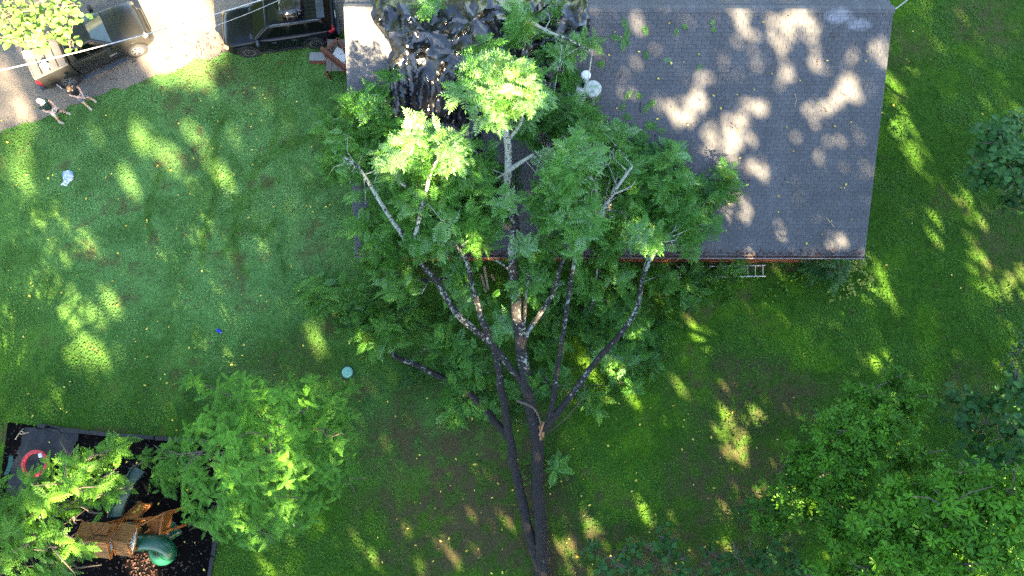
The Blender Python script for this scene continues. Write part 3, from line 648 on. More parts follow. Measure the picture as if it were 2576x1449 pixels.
# shingle tabs
EXPO, TW = .142, .335; rows = int(SLOPE / EXPO); c_, n__ = math.cos(PITCH), math.sin(PITCH)
def tabgeo(x0, x1, s0, s1, side=1):
    g_ = .006; v = [RS(x0, side * s0, .002), RS(x1, side * s0, .002), RS(x1, side * s1, .013), RS(x0, side * s1, .013), RS(x1, side * s1, .001), RS(x0, side * s1, .001)]
    f_ = [(0, 3, 2, 1), (3, 5, 4, 2)]; return v, (f_ if side > 0 else [tuple(reversed(q)) for q in f_])
singles = []; V = []; Fq = []; tone = []
TARPX = 3.0
for side in (1, -1):
    for r_ in range(rows if side > 0 else 14):
        s0 = r_ * EXPO + .12; s1 = min(s0 + EXPO, SLOPE + .03); off = (r_ % 2) * TW / 2 + (.02 * (r_ % 5)); x = XL - .02 - off
        while x < XR_ + .02:
            x0, x1 = max(x, XL - .02), min(x + TW - .010, XR_ + .02); x += TW
            if x1 - x0 < .03: continue
            t = np.clip(.45 + .40 * (random.random() - .5) + .25 * (vn(x * .5, r_ * .35) - .5), 0, 1)
            if side > 0 and 1 <= r_ < 11 and x0 > 3.9 and x1 - x0 > .3 and len(singles) < 300: singles.append((x0, s0, t)); continue
            v, f_ = tabgeo(x0, x1, s0, s1, side); b = len(V); V += v; Fq += [tuple(b + i for i in q) for q in f_]; tone += [t] * 6
o = link('shingle_courses', npmesh('shingle_courses', V, Fq, M['shingle'], False, {'tone': tone}), roof); o['kind'] = 'stuff'
v, f_ = tabgeo(0, TW - .013, 0, EXPO); org = RS(0, 0); mb = MB().add([np.array(q) - org for q in v], f_); sme = mb.mesh('shingle', M['shingle'])
for x0, s0, t in singles:
    o = link('shingle', sme, roof, RS(0, s0) + np.array([x0, 0, 0])); o['tone'] = float(t)
mb = MB(); hw = .155                                                   # ridge caps lapped along the ridge
mb.add([RS(0, hw, .020) , RS(0, 0, .030), RS(0, -hw, .020), RS(.30, hw, .038), RS(.30, 0, .050), RS(.30, -hw, .038), RS(.30, hw, .012), RS(.30, -hw, .012)], [(0, 3, 4, 1), (1, 4, 5, 2), (3, 6, 4), (4, 7, 5)])
cme = mb.mesh('ridge_cap', M['shingle']); k = 0; x = XL - .02
while x < XR_ - .2:
    o = link('ridge_cap', cme, roof, (x, 0, 0)); o['tone'] = random.uniform(.5, .95); x += .17
# gutter
mb = MB(); y0 = YE - .025; prof = [(y0, ZE - .02), (y0, ZE - .12), (y0 - .03, ZE - .14), (y0 - .10, ZE - .14), (y0 - .125, ZE - .06), (y0 - .125, ZE - .015), (y0 - .11, ZE - .015)]
mb.add([(x, a, b) for x in (XL - .03, XR_ + .03) for a, b in prof], [(i, i + 1, i + 8, i + 7) for i in range(6)])
mb.add([(XL - .03, a, b) for a, b in prof], [tuple(range(7))]); mb.add([(XR_ + .03, a, b) for a, b in prof], [tuple(range(7))])
gut = mb.build('gutter', M['gutter'], house)
def litter(name, pts, size, mat, parent=None, tone=None):
    k = len(pts); s_ = rng.uniform(size[0], size[1], k); d = rng.normal(0, 1, (k, 3)); d[:, 2] *= .25; nr = np.stack([rng.normal(0, .35, k), rng.normal(0, .35, k), np.ones(k)], -1)
    Rm = frames(d, nr) * s_[:, None, None]; B = np.array([(-.5, 0, 0), (-.2, .3, .08), (.25, .28, .05), (.55, 0, -.05), (.25, -.28, .08), (-.2, -.3, .03)])
    VV = np.einsum('nij,vj->nvi', Rm, B) + np.asarray(pts)[:, None]; T = np.array([[0, 2, 1], [0, 3, 2], [0, 4, 3], [0, 5, 4]])[None] + (np.arange(k) * 6)[:, None, None]
    o = link(name, npmesh(name, VV.reshape(-1, 3), T.reshape(-1, 3), mat, False, {'tone': np.repeat(rng.random(k) if tone is None else tone, 6)}), parent); o['kind'] = 'stuff'; return o
k = 1500; gl = np.stack([rng.uniform(XL, XR_, k), YE - .07 + rng.normal(0, .03, k), ZE - .05 + rng.uniform(-.03, .03, k)], -1)
k2 = 900; s_ = SLOPE - np.abs(rng.normal(0, .10, k2)); gx_ = rng.uniform(XL + .1, XR_ - .1, k2); gl = np.concatenate([gl, np.array([RS(a, b, .02) for a, b in zip(gx_, s_)])])
litter('gutter_leaves', gl, (.04, .09), M['brown_leaf'])
# flues and flashing
org = PR(1480, 268); fl = thing('roof_flue', 'grey metal flue pipe with a wide mossy round cap on the roof', 'flue', org)
mb = MB().lathe([(.0, -.3), (.20, -.3), (.20, 1.30), (.0, 1.30)], 24); mb.build('pipe', M['galv'], fl, True)
mb = MB().lathe([(.0, 1.32), (.25, 1.32), (.31, 1.36), (.315, 1.46), (.28, 1.50), (.14, 1.53), (.0, 1.54)], 28); mb.build('cap', M['mossy'], fl, True)
mb = MB().lathe([(.215, -.12), (.27, -.22), (.34, -.30)], 20); mb.build('collar', M['galv'], fl, True)
org = PR(1470, 206); vt = thing('roof_vent', 'small white capped vent pipe close behind the mossy flue', 'vent pipe', org)
mb = MB().lathe([(0, -.2), (.11, -.2), (.11, .42), (0, .42)], 18); mb.build('pipe', M['white_plastic'], vt, True)
mb = MB().lathe([(.0, .40), (.17, .40), (.18, .44), (.18, .56), (.14, .60), (0, .61)], 22); mb.build('cap', M['white_paint'], vt, True)
a = [PR(1449, 199, .03), PR(1468, 199, .03), PR(1474, 236, .03), PR(1451, 236, .03)]; org = a[0]
vp = thing('flashing_sheet', 'white flat metal flashing with a black pipe stub beside the flue', 'flashing', org)
mb = MB(); up_ = np.array([0, -n__, c_]) * .02; mb.add([p - org for p in a] + [p + up_ - org for p in a], [(0, 1, 2, 3), (7, 6, 5, 4), (0, 4, 5, 1), (1, 5, 6, 2), (2, 6, 7, 3), (3, 7, 4, 0)]); mb.build('plate', M['white_paint'], vp)
q = PR(1464, 218, .0) - org; mb = MB().lathe([(0, -.1), (.085, -.1), (.085, .22), (.06, .22), (.06, .1), (0, .1)], 16, q); mb.build('pipe_stub', M['trim_dark'], vp, True)

# ------------------------------------------------------------------ tarp
TP = [(938,40),(946,64),(962,82),(985,112),(992,140),(975,160),(980,185),(976,225),(972,262),(986,292),(1002,312),(1030,318),(1060,312),(1090,306),(1130,312),(1165,330),(1178,378),(1160,430),(1172,452),(1200,452),(1212,380),(1214,330),(1260,322),(1330,318),(1385,300),(1412,262),(1424,215),(1428,180),(1440,130),(1462,118),(1480,92),(1484,60),(1478,16)]
def xs(p): return (p[0], (YR - p[1]) / math.cos(PITCH))
poly = [xs(PR(*p)) for p in TP]; xr = poly[-1][0]; xl = poly[0][0]
poly = [(xl + .15, -1.9)] + poly + [(xr + .05, -1.9)]
pa = np.array(poly); bd = np.array(densify(poly, .16, .06, 3)); x0, y0 = pa.min(0); x1, y1 = pa.max(0)
def folds(x, s):
    """pleats running down-slope in the lower half, a crushed heap higher up"""
    low = sst(1.6, 3.2, s); ww = x + .35 * (fbm(x * .4, s * .35, 2, 3) - .5) * 2
    f1 = 1 - np.abs(np.modf(ww * 1.25 + .20 * s + 8)[0] - .5) * 2; f2 = 1 - np.abs(np.modf(ww * 2.9 - .15 * s + .4 * fbm(x, s * .5, 2) + 9)[0] - .5) * 2
    h = low * (.26 * f1 ** 3 + .10 * f2 ** 2) + (1 - low) * (.20 * sst(.3, .7, fbm(x * .9, s * 1.1, 3, 7)))
    for ax_, as_, bx_, bs_, hh, ww_ in [(-4.9, 1.0, -3.2, 1.6, .42, .30), (-4.0, 1.3, -1.5, 2.4, .30, .22), (-4.4, 2.2, -3.6, 4.8, .30, .22), (-2.7, 2.0, -2.2, 6.0, .38, .2), (-1.8, 1.0, 1.2, 1.4, .22, .2), (-1.5, .4, -.4, 3.0, .25, .18), (1.2, .3, 2.6, 1.6, .28, .2), (-.5, 2.0, 1.6, 1.0, .22, .2), (-3.6, 3.4, -3.0, 5.6, .25, .2), (2.2, .2, 2.6, 1.8, .2, .25)]:
        h = h + hh * np.exp(-(dseg(x, s, (ax_, as_), (bx_, bs_)) / ww_) ** 1.3)
    return h
pts = [tuple(p) for p in bd]; 
n_ = 60000; qx = rng.uniform(x0, x1, n_); qs = rng.uniform(y0, y1, n_); ok = inpoly(qx, qs, poly); qx, qs = qx[ok], qs[ok]
keep = []
cellmap = {}
for a, b in zip(qx, qs):
    kx, ks = int(a / .06), int(b / .07)
    if (kx, ks) in cellmap: continue
    cellmap[(kx, ks)] = 1; keep.append((a, b))
allp = [Vector(p) for p in pts] + [Vector(p) for p in keep]
vo, ed, fo, *_r2 = delaunay_2d_cdt(allp, [(i, (i + 1) % len(pts)) for i in range(len(pts))], [], 0, 1e-5)
vx = np.array([v[0] for v in vo]); vs_ = np.array([v[1] for v in vo])
low = sst(1.8, 3.2, vs_)
def pleats(th, f, st, amp, seed, sharp=2.2):
    """long creases in one direction: ridged noise stretched along the crease"""
    q = (vx * math.cos(th) + vs_ * math.sin(th)) * f; r = (-vx * math.sin(th) + vs_ * math.cos(th)) * f * st
    q = q + .9 * (fbm(vx * .9, vs_ * .7, 2, seed) - .5); m_ = sst(.38, .58, fbm(vx * .8, vs_ * .8, 2, seed * 3 + 1))
    v_ = vnl(q + seed * 7.7, r + seed * 3.1); return amp * 1.15 * (1 - np.abs(2 * v_ - 1)) ** 1.15 * m_
def tents(segs):
    """sharp straight creases with flat flanks, the highest wins"""
    h = np.zeros(len(vx))
    for (a0, b0, a1, b1, amp, wid) in segs: h = np.maximum(h, amp * np.clip(1 - dseg(vx + .10 * (fbm(vx * 1.6, vs_ * 1.6, 2, 5) - .5), vs_ + .10 * (fbm(vx * 1.6, vs_ * 1.6, 2, 15) - .5), (a0, b0), (a1, b1)) / wid, 0, 1))
    return h
tr_ = random.Random(12); su = []; sd = []
knots = [(-4.6, .9), (-3.9, 1.5), (-3.0, .9), (-2.2, 1.6), (-1.4, .5), (-.4, 1.5), (.6, .6), (1.4, 1.6), (2.3, .7), (-.6, 2.6), (1.6, 2.6), (.6, 3.6), (2.6, 1.6)]
for kx, ks in knots:                                                   # creases radiating from pinched knots
    for i in range(8):
        th = 6.283 * (i + tr_.uniform(-.35, .35)) / 8; L = tr_.uniform(.5, 1.6); su.append((kx + .08 * math.cos(th), ks + .08 * math.sin(th), kx + L * math.cos(th), ks + L * math.sin(th), tr_.uniform(.14, .36), tr_.uniform(.18, .42)))
for _ in range(24):
    kx, ks, th, L = tr_.uniform(-5, 3), tr_.uniform(-1.8, 4.5), tr_.uniform(0, 3.14), tr_.uniform(.3, 1.0); su.append((kx, ks, kx + L * math.cos(th), ks + L * math.sin(th), tr_.uniform(.06, .16), tr_.uniform(.10, .22)))
for i in range(22):                                                    # long falls down-slope
    kx = -4.6 + .27 * i + tr_.uniform(-.12, .12); s0_ = tr_.uniform(1.6, 3.0); L = tr_.uniform(1.6, 4.5); sd.append((kx + tr_.uniform(-.2, .2) * .5 + .25, s0_, kx + tr_.uniform(-.25, .25), s0_ + L, tr_.uniform(.12, .34), tr_.uniform(.10, .26)))
hh = .03 + .35 * folds(vx, vs_) + tents(su) * (1 - .85 * low) + tents(sd) * (.1 + .9 * low) + .03 * fbm(vx * 5, vs_ * 5, 2, 6)
ed_d = np.full(len(vx), 9.0)
for a, b in zip(poly, poly[1:] + poly[:1]): ed_d = np.minimum(ed_d, dseg(vx, vs_, a, b))
hh = .03 + (hh - .03) * (.35 + .65 * sst(0, .18, ed_d))
lat = (fbm(vx * 1.1, vs_ * 1.3, 2, 11) - .5) * .2 * sst(0, .4, ed_d)
V = np.array([RS(a + l, s_, h) for a, s_, h, l in zip(vx, vs_, hh, lat)])
tri = [tuple(f_) for f_ in fo if len(f_) == 3 and inpoly(np.array([np.mean([vx[i] for i in f_])]), np.array([np.mean([vs_[i] for i in f_])]), poly)[0]]
T = np.array(tri); nz = np.cross(V[T[:, 1]] - V[T[:, 0]], V[T[:, 2]] - V[T[:, 0]])[:, 2]; T[nz < 0] = T[nz < 0][:, ::-1]
tarp = link('roof_tarp', npmesh('roof_tarp', V, T, M['tarp'], False)); tag(tarp, 'crumpled black plastic tarp spread over the damaged roof corner', 'tarp')
tarp.data.polygons.foreach_set('use_smooth', [True] * len(tarp.data.polygons)); tarp.data.set_sharp_from_angle(angle=R(30))
# ------------------------------------------------------------------ the fallen tree
B0 = P(1372, 1475, 0.1)
ft = thing('fallen_tree', 'large fallen tree lying across the lawn with its leafy crown on the house roof', 'tree', B0)
def zroof(p):                                                         # height of whatever lies under a point
    x, y = p[0], p[1]
    return ZE + .4265 * (y - YE) if (XL < x < XR_ and YE < y < YR) else 0.0
LIMBS = [
 ('trunk', .30, .09, [(1376,1500,.1),(1368,1440,.4),(1362,1340,.8),(1352,1220,1.2),(1350,1110,1.6),(1330,1000,2.1),(1310,880,2.7),(1296,760,3.4),(1288,640,4.3),(1297,560,5.0),(1275,490,5.6),(1278,425,6.2),(1275,340,7.2),(1252,298,7.8),(1215,262,8.4)]),
 ('trunk', .24, .06, [(1368,1480,.1),(1345,1390,.5),(1322,1300,.9),(1298,1190,1.3),(1280,1090,1.7),(1262,980,2.2),(1243,880,2.8),(1210,800,3.4),(1190,720,3.9),(1165,640,4.6),(1110,590,5.2)]),
 ('limb', .14, .05, [(1312,960,2.3),(1240,870,2.9),(1150,790,3.5),(1100,710,4.1),(1045,640,4.9),(1050,575,5.6),(1068,500,6.3),(1085,430,7.2),(1120,370,7.8)]),
 ('limb', .16, .045, [(1352,1100,1.6),(1385,1060,1.9),(1440,990,2.3),(1495,915,2.7),(1560,840,3.1),(1600,780,3.5),(1620,690,4.0),(1655,620,4.6),(1680,590,4.9)]),
 ('limb', .12, .06, [(1375,1075,1.8),(1392,1010,2.2),(1402,930,2.6),(1415,850,3.0),(1435,720,3.6),(1447,640,4.1),(1455,580,4.6)]),
 ('limb', .11, .045, [(1312,870,2.8),(1340,815,3.2),(1390,740,3.8),(1410,670,4.4),(1440,610,5.0),(1488,555,5.8),(1500,480,6.8),(1480,440,7.3)]),
 ('limb', .11, .06, [(1332,1010,2.1),(1322,920,2.6),(1318,830,3.0),(1322,760,3.4),(1330,690,3.9)]),
 ('limb', .17, .05, [(1282,1105,1.6),(1245,1060,1.3),(1190,1000,1.0),(1130,960,.8),(1050,920,.6),(1000,900,.55),(965,865,.7),(920,820,.8),(850,800,.7)]),
 ('limb', .10, .035, [(1040,630,5.0),(990,560,5.4),(945,490,5.9),(905,425,6.1),(860,392,6.0)]),
 ('limb', .08, .03, [(1068,500,6.3),(1020,470,6.4),(985,440,6.8)]),
 ('limb', .10, .03, [(1278,430,6.2),(1320,402,6.6),(1345,385,6.8)]),
 ('limb', .08, .03, [(1275,345,7.1),(1248,330,7.2),(1232,300,7.0)]),
 ('limb', .07, .03, [(1280,350,7.1),(1310,310,7.7),(1320,260,8.3)]),
 ('limb', .10, .04, [(1500,560,5.3),(1540,490,5.7),(1590,420,5.8)]),
 ('limb', .08, .03, [(1165,640,4.6),(1130,610,5.0),(1075,585,5.2)]),
 ('limb', .06, .03, [(1040,705,2.0),(1110,702,2.0),(1180,700,2.2)]),
 ('limb', .07, .03, [(1295,690,3.8),(1270,670,4.2),(1240,650,4.5)]),
 ('limb', .06, .025, [(1330,50,7.0),(1370,75,7.0),(1430,100,6.9),(1490,130,6.6)]),
 ('limb', .07, .02, [(1400,1000,2.0),(1370,950,2.1),(1345,930,2.2)]),
 ('limb', .06, .02, [(1490,770,2.0),(1500,700,2.6),(1505,640,3.0)]),
]
skel = []
for nm, r0, r1, pts in LIMBS:
    o, out = limb(ft, B0, nm, [P(*p) for p in pts], r0, r1, M['bark'], 10 if r0 > .12 else 7)
    skel += [(p, nm) for p in out]
SK = np.array([p for p, _ in skel])
for nm, pts, r in [('broken_branch', [(1465,960,2.0),(1470,990,1.9),(1435,1040,1.5),(1385,1085,1.6)], .03), ('broken_branch', [(1300,1008,2.6),(1345,1030,2.3),(1362,1070,1.9)], .05)]:
    o, _ = limb(ft, B0, nm, [P(*p) for p in pts], r, r * .6, M['bark2'], 6); o['label'] = 'pale stripped broken branch'
mb = MB(); q0 = P(1362, 1085, 1.75)
for k in range(7): mb.beam(q0 + [random.uniform(-.14, .14), random.uniform(-.35, -.1), random.uniform(-.05, .15)], q0 + [random.uniform(-.10, .10), random.uniform(.1, .45), random.uniform(.05, .3)], .07, .04)
mb.build('split_wood', M['split_wood'], ft, origin=B0)
mb = MB()
for a, b in (((1210,690,1.2),(1222,735,1.4)), ((1218,670,1.4),(1228,728,1.4)), ((1236,690,1.2),(1243,705,1.3))): mb.beam(P(*a), P(*b), .09, .03)
mb.build('wood_splinter', M['pale_wood'], ft, origin=B0)
# leafy sprays: (x, y, rx, ry, height range above what is under it or absolute, density, tone)
CL = [ # over the roof
 (915,260,50,45,'r',.5,1.6,.8,.50),(900,330,85,85,'a',3.6,5.6,1.15,.50),(965,320,70,70,'r',.2,1.4,1.1,.45),(870,400,75,70,'a',3.4,5.2,1.1,.46),(850,320,55,60,'a',3.2,5.0,1.0,.48),(840,430,55,45,'a',2.8,4.2,1.0,.42),(880,470,50,40,'a',3.,4.6,.9,.42),(950,420,80,70,'r',.2,1.6,1.1,.40),
 (935,560,55,70,'a',3.0,4.6,1.0,.48),(990,560,70,110,'r',.2,1.8,1.0,.42),(975,190,12,30,'r',.1,.5,.5,.75),(960,250,40,40,'r',.2,.9,.8,.5),
 (1080,350,85,50,'a',7.3,8.4,1.6,.95),(1010,395,70,45,'a',7.0,8.0,1.4,.9),(1130,370,50,55,'a',7.2,8.3,1.4,.9),(1060,430,60,50,'a',6.6,7.6,1.1,.6),  # high tones here and in the next row paint the tufts as sunlit
 (1260,185,85,55,'a',8.2,9.4,1.7,.95),(1200,225,65,45,'a',8.0,9.0,1.5,.92),(1300,245,75,50,'a',7.9,9.0,1.5,.92),(1255,275,60,40,'a',7.7,8.6,1.2,.9),(1225,105,48,38,'a',8.0,8.8,1.4,.8),(1345,210,50,50,'a',7.4,8.6,1.1,.55),
 (1130,480,140,95,'a',5.0,6.7,1.2,.45),(1060,570,110,80,'a',4.4,5.8,1.1,.45),(1180,560,100,80,'a',4.2,5.6,1.0,.40),(1200,420,60,80,'a',5.0,6.2,.8,.42),(1250,390,40,80,'r',.2,1.4,.7,.35),
 (1445,430,85,85,'a',6.6,8.0,1.25,.66),(1420,540,95,90,'a',5.6,7.0,1.15,.60),(1370,470,70,70,'a',5.4,6.6,1.0,.52),(1370,620,70,60,'a',4.6,5.8,1.0,.50),(1470,360,60,60,'a',6.2,7.4,1.1,.62),
 (1400,310,120,60,'r',.3,1.8,1.3,.52),(1480,315,60,40,'r',.3,1.0,1.2,.55),(1390,240,45,50,'r',.6,2.2,1.1,.60),(1520,360,80,60,'r',.3,1.5,1.2,.5),
 (1600,430,125,95,'r',.3,1.8,1.25,.45),(1680,380,45,45,'r',.2,1.0,.9,.5),(1640,520,140,85,'r',.3,1.8,1.2,.43),(1740,480,70,80,'r',.2,1.2,1.1,.42),(1810,470,42,85,'r',.2,1.0,1.1,.45),(1790,560,35,50,'r',.2,.9,.8,.42),(1725,560,60,60,'r',.2,1.2,1.0,.42),(1735,620,30,45,'a',2.6,3.8,.7,.46),
 (1640,600,65,45,'a',4.2,5.4,1.1,.62),(1530,600,80,60,'r',.3,1.6,.9,.42),(1690,410,25,40,'r',.2,.9,.6,.55),
 (1330,40,60,70,'r',.4,1.4,1.0,.58),(1290,20,30,40,'r',.4,1.3,.9,.58),(1400,130,50,45,'r',.3,1.2,.8,.55),(1435,165,40,45,'r',.2,1.0,1.0,.48),(1470,130,25,45,'r',.2,.9,.9,.50),(1395,20,25,25,'r',.3,.9,.7,.55),(1420,215,30,40,'r',.2,.8,.8,.5),(1790,684,60,30,'a',.5,.9,1.3,.42),(1760,700,60,30,'a',.4,.9,1.2,.4),(1080,0,30,10,'r',.4,1.0,.5,.5),
 # below the eave and on the lawn
 (945,650,60,45,'a',1.8,3.6,1.0,.46),(1000,690,100,55,'a',1.4,3.2,1.0,.44),(1120,670,100,35,'a',2.0,3.6,.6,.46),(1190,760,70,70,'a',2.2,3.6,.35,.5),(930,700,40,40,'a',.8,2.2,.8,.4),
 (860,755,110,55,'a',.4,1.6,1.15,.36),(800,745,60,35,'a',.3,1.2,1.0,.38),(920,800,90,60,'a',.3,1.5,1.1,.36),(960,840,80,45,'a',.3,1.3,.9,.38),(1010,770,60,50,'a',.3,1.2,.7,.3),(1060,820,70,60,'a',.3,1.3,.7,.35),
 (1130,880,80,60,'a',.4,1.8,.7,.42),(1160,950,80,60,'a',.3,1.5,1.0,.36),(1140,1020,60,50,'a',.3,1.2,1.0,.34),(1200,1020,50,40,'a',.5,1.6,.7,.36),(1210,900,50,60,'a',1.0,2.4,.6,.4),(1030,940,40,20,'a',.2,.7,.4,.4),
 (1340,680,80,70,'a',2.4,4.2,.75,.48),(1400,720,70,60,'a',1.6,3.2,.6,.44),(1270,780,50,60,'a',2.4,3.8,.5,.55),(1500,700,90,60,'a',1.6,3.4,.8,.42),(1560,740,90,55,'a',1.0,2.6,.9,.42),(1640,710,80,45,'a',.6,2.2,.8,.40),
 (1570,800,85,60,'a',.5,2.0,.9,.42),(1640,820,60,55,'a',.2,1.0,.9,.38),(1560,870,90,55,'a',.2,1.3,1.0,.36),(1620,900,70,50,'a',.2,1.0,.9,.38),(1540,950,80,50,'a',.2,1.1,1.0,.42),(1500,1010,60,40,'a',.2,.9,.8,.40),(1420,950,60,50,'a',1.2,2.4,.45,.55),(1460,860,60,60,'a',.6,2.0,.5,.40),(1700,760,50,40,'a',.2,.9,.7,.36),(1760,730,60,30,'a',.2,.9,.7,.38),
 (1400,1170,25,40,'a',.3,1.2,.8,.34),(1365,1165,20,30,'a',.4,1.0,.6,.3),(1320,950,40,60,'a',1.4,2.6,.35,.42),(1270,1000,60,60,'a',.3,1.2,.5,.34),(1350,850,60,80,'a',.4,1.6,.35,.36),(1440,780,60,70,'a',.4,1.8,.4,.36),(1400,900,60,60,'a',.3,1.4,.4,.34)]
tips = []; axs = []; tn = []; twig = MB(); nodes_ = {}
for (cx, cy, rx, ry, md, z0, z1, dn, t) in CL:
    rx = max(8, rx - 18); ry = max(8, ry - 18); k = max(3, int(rx * ry * dn * (.0095 if z0 > 6.4 and md == 'a' else .0125)))
    for ci in range(max(1, round(k / 5))):
        a = random.random() * 6.283; q = math.sqrt(random.random()) * (1 + random.gauss(0, .10)); ux, uy = cx + rx * q * math.cos(a), cy + ry * q * math.sin(a)
        h0_ = z0 + (z1 - z0) * random.random() ** .8; ct = t + random.gauss(0, .16)
        for _ in range(random.randint(4, 6)):
            h = min(z1, max(z0 * .8, h0_ + random.gauss(0, .16))); ux2, uy2 = ux + random.gauss(0, 12), uy + random.gauss(0, 12)
            p = P(ux2, uy2, h) if md == 'a' else PR(ux2, uy2, h)
            p[2] = max(p[2], zroof(p) + .12)
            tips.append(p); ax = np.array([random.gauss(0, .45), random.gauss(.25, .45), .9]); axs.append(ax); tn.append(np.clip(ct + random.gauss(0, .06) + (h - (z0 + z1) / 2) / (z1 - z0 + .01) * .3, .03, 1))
    if cx < 2000:
        for _ in range(max(1, int(k * .06))):
            p = np.array(tips[-1 - int(random.random() * (k - 1))]); j = np.argsort(np.linalg.norm(SK - p, axis=1))[random.randint(0, 9)]; s_ = SK[j]
            if .4 < np.linalg.norm(s_ - p) < 3.2:
                m1 = s_ * .65 + p * .35 + rng.normal(0, .14, 3); m2 = s_ * .3 + p * .7 + rng.normal(0, .14, 3); twig.tube([s_, m1, m2, p], [.022, .017, .012, .006], 5)
tw = link('twigs', twig.mesh('twigs', M['bark'], True, origin=B0), ft); tw['kind'] = 'stuff'
fr = [frond(7, .36, .105, d, seed=i) for i, d in enumerate((.18, .32, .45))]
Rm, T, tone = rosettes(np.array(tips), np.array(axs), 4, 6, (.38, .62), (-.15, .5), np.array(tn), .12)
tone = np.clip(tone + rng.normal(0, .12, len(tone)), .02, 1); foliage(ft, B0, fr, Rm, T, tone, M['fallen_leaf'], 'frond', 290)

# sprays torn off and lying on the shingles
LOOSE = [(1565,92,.42,'thick leaf spray lying on the bare shingles above the flue'),(1628,92,.40,'narrow green frond on the shingles right of the thick spray'),(1622,125,.36,'small grey-green frond below the narrow frond on the shingles'),(1520,150,.34,'wispy torn frond near the crown edge above the flue'),(1705,68,.30,'lone frond high on the shingles near the ridge'),(1690,150,.30,'dried pale leaf rosette on the mid roof shingles'),(1786,68,.28,'small dark frond on the sunny upper shingles'),(1752,178,.28,'tiny frond low beside the mid roof sun patches'),
 (1595,232,.40,'long frond in the loose trail right of the flue'),(1570,255,.36,'paired frond left in the loose trail below the flue'),(1625,268,.42,'slanted frond on the shingles right of the trail'),(1592,300,.45,'large hanging frond at the head of the lower spray'),(1612,325,.42,'ragged frond of the lower roof spray'),(1636,330,.42,'yellowed frond beside a sun patch on the roof'),(1540,345,.34,'frond by the crown edge left of the lower spray')]
for i, (a, b, L, lab) in enumerate(LOOSE):
    org = PR(a, b, .03); t = thing('loose_frond', lab, 'leaf', org, group='torn leaf fronds lying on the roof')
    for k in range(5 if i in (0, 12, 13) else random.choice((1, 2))):
        V, F_ = fr[0]; me = npmesh('leaflets', V, F_, M['fallen_leaf']); o = link('leaflets', me, t)
        o.rotation_euler = (-PITCH * .0 + R(-23), random.uniform(-.1, .1), random.uniform(0, 6.28)); o.rotation_mode = 'XYZ'
        e = Matrix.Rotation(-R(-23.1), 4, 'X') @ Matrix.Translation((random.uniform(-.15, .15) * (k > 0), random.uniform(-.2, .2) * (k > 0), .04 + .03 * k)) @ Matrix.Rotation(random.uniform(0, 6.28), 4, 'Z') @ Matrix.Scale(L, 4)
        o.matrix_basis = e; o['tone'] = random.uniform(.4, .75) if i != 5 else 1.2

# ------------------------------------------------------------------ standing trees
def tree(name, label, base, blobs, trunk_r, dens, leafb, kk, L, elev, mat, single, n_single=280, barkm='bark', cat='tree', spread=.1, rest='foliage', nb=3, group=None):
    base = np.array(base, float); t = thing(name, label, cat, base, group=group)
    cen = np.mean([b[0] for b in blobs], 0); top = max(b[0][2] for b in blobs)
    if trunk_r:
        limb(t, base, 'trunk', [base - [0, 0, .2], base * .75 + cen * .25 + [0, 0, -.2], (base + cen) / 2, np.array([cen[0], cen[1], top])], trunk_r, trunk_r * .25, M[barkm], 9)
        br = MB()
        for c, r, _ in blobs:
            c = np.array(c, float)
            for k in range(nb):
                d = rng.normal(0, 1, 3); d[2] = abs(d[2]) * .7; e = c + d / np.linalg.norm(d) * np.array(r) * .8
                s0 = (base + cen) / 2 + rng.normal(0, .2, 3); m1 = (s0 + c) / 2 + rng.normal(0, .25, 3)
                br.tube([s0, m1, c - [0, 0, .5], e], [trunk_r * .4, trunk_r * .25, trunk_r * .15, .010], 6)
                for j in range(3):
                    e2 = e + rng.normal(0, 1, 3) * np.array(r) * .35; br.tube([c * .4 + e * .6, (e + e2) / 2, e2], [.028, .02, .01], 5)
        b = link('branches', br.mesh('branches', M['bark2'], True, origin=base), t); b['kind'] = 'stuff'
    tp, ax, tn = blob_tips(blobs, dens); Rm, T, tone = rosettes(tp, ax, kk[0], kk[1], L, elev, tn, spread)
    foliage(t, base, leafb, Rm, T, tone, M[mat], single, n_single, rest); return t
def bl(px, py, z, rpx, rpy, rz, t=.5):
    c = P(px, py, z); s_ = np.dot(c - CAM, FWD) / F; return (c, (rpx * s_, rpy * s_, rz), t)
lo = [frond(9, .25, .066, d, seed=20 + i, sweep=.55) for i, d in enumerate((.15, .3, .45))]
tree('locust_tree', 'round feathery light green tree standing beside the mulch play area', P(720, 1110), [bl(610,1010,5.0,105,60,.9,.55),bl(700,1040,5.4,110,75,1.0,.62),bl(790,1020,4.6,90,75,.9,.5),bl(560,1110,5.4,120,85,1.1,.6),bl(670,1150,6.0,140,100,1.2,.68),bl(790,1130,5.0,100,90,1.0,.5),bl(560,1220,5.0,120,80,1.0,.55),bl(660,1260,5.0,130,80,1.0,.6),bl(760,1240,4.2,110,80,1.0,.42),bl(640,1330,4.2,120,40,.8,.45),bl(460,1150,3.6,70,60,.9,.38),bl(440,1210,3.2,55,60,.8,.3),bl(850,1080,3.8,60,60,.8,.42),bl(840,1190,3.0,60,70,.8,.32),bl(520,1290,3.8,70,50,.8,.42),bl(700,1330,3.0,80,40,.6,.4),bl(380,1155,2.4,40,22,.4,.35),bl(870,985,3.4,40,25,.5,.45),bl(490,960,3.6,30,20,.4,.5)],
     .13, 8.0, lo, (5, 8), (.26, .42), (-.25, .7), 'locust_leaf', 'frond', 290, nb=1)
wa = [frond(7, .30, .115, d, seed=40 + i, sweep=.5) for i, d in enumerate((.25, .42, .6))]
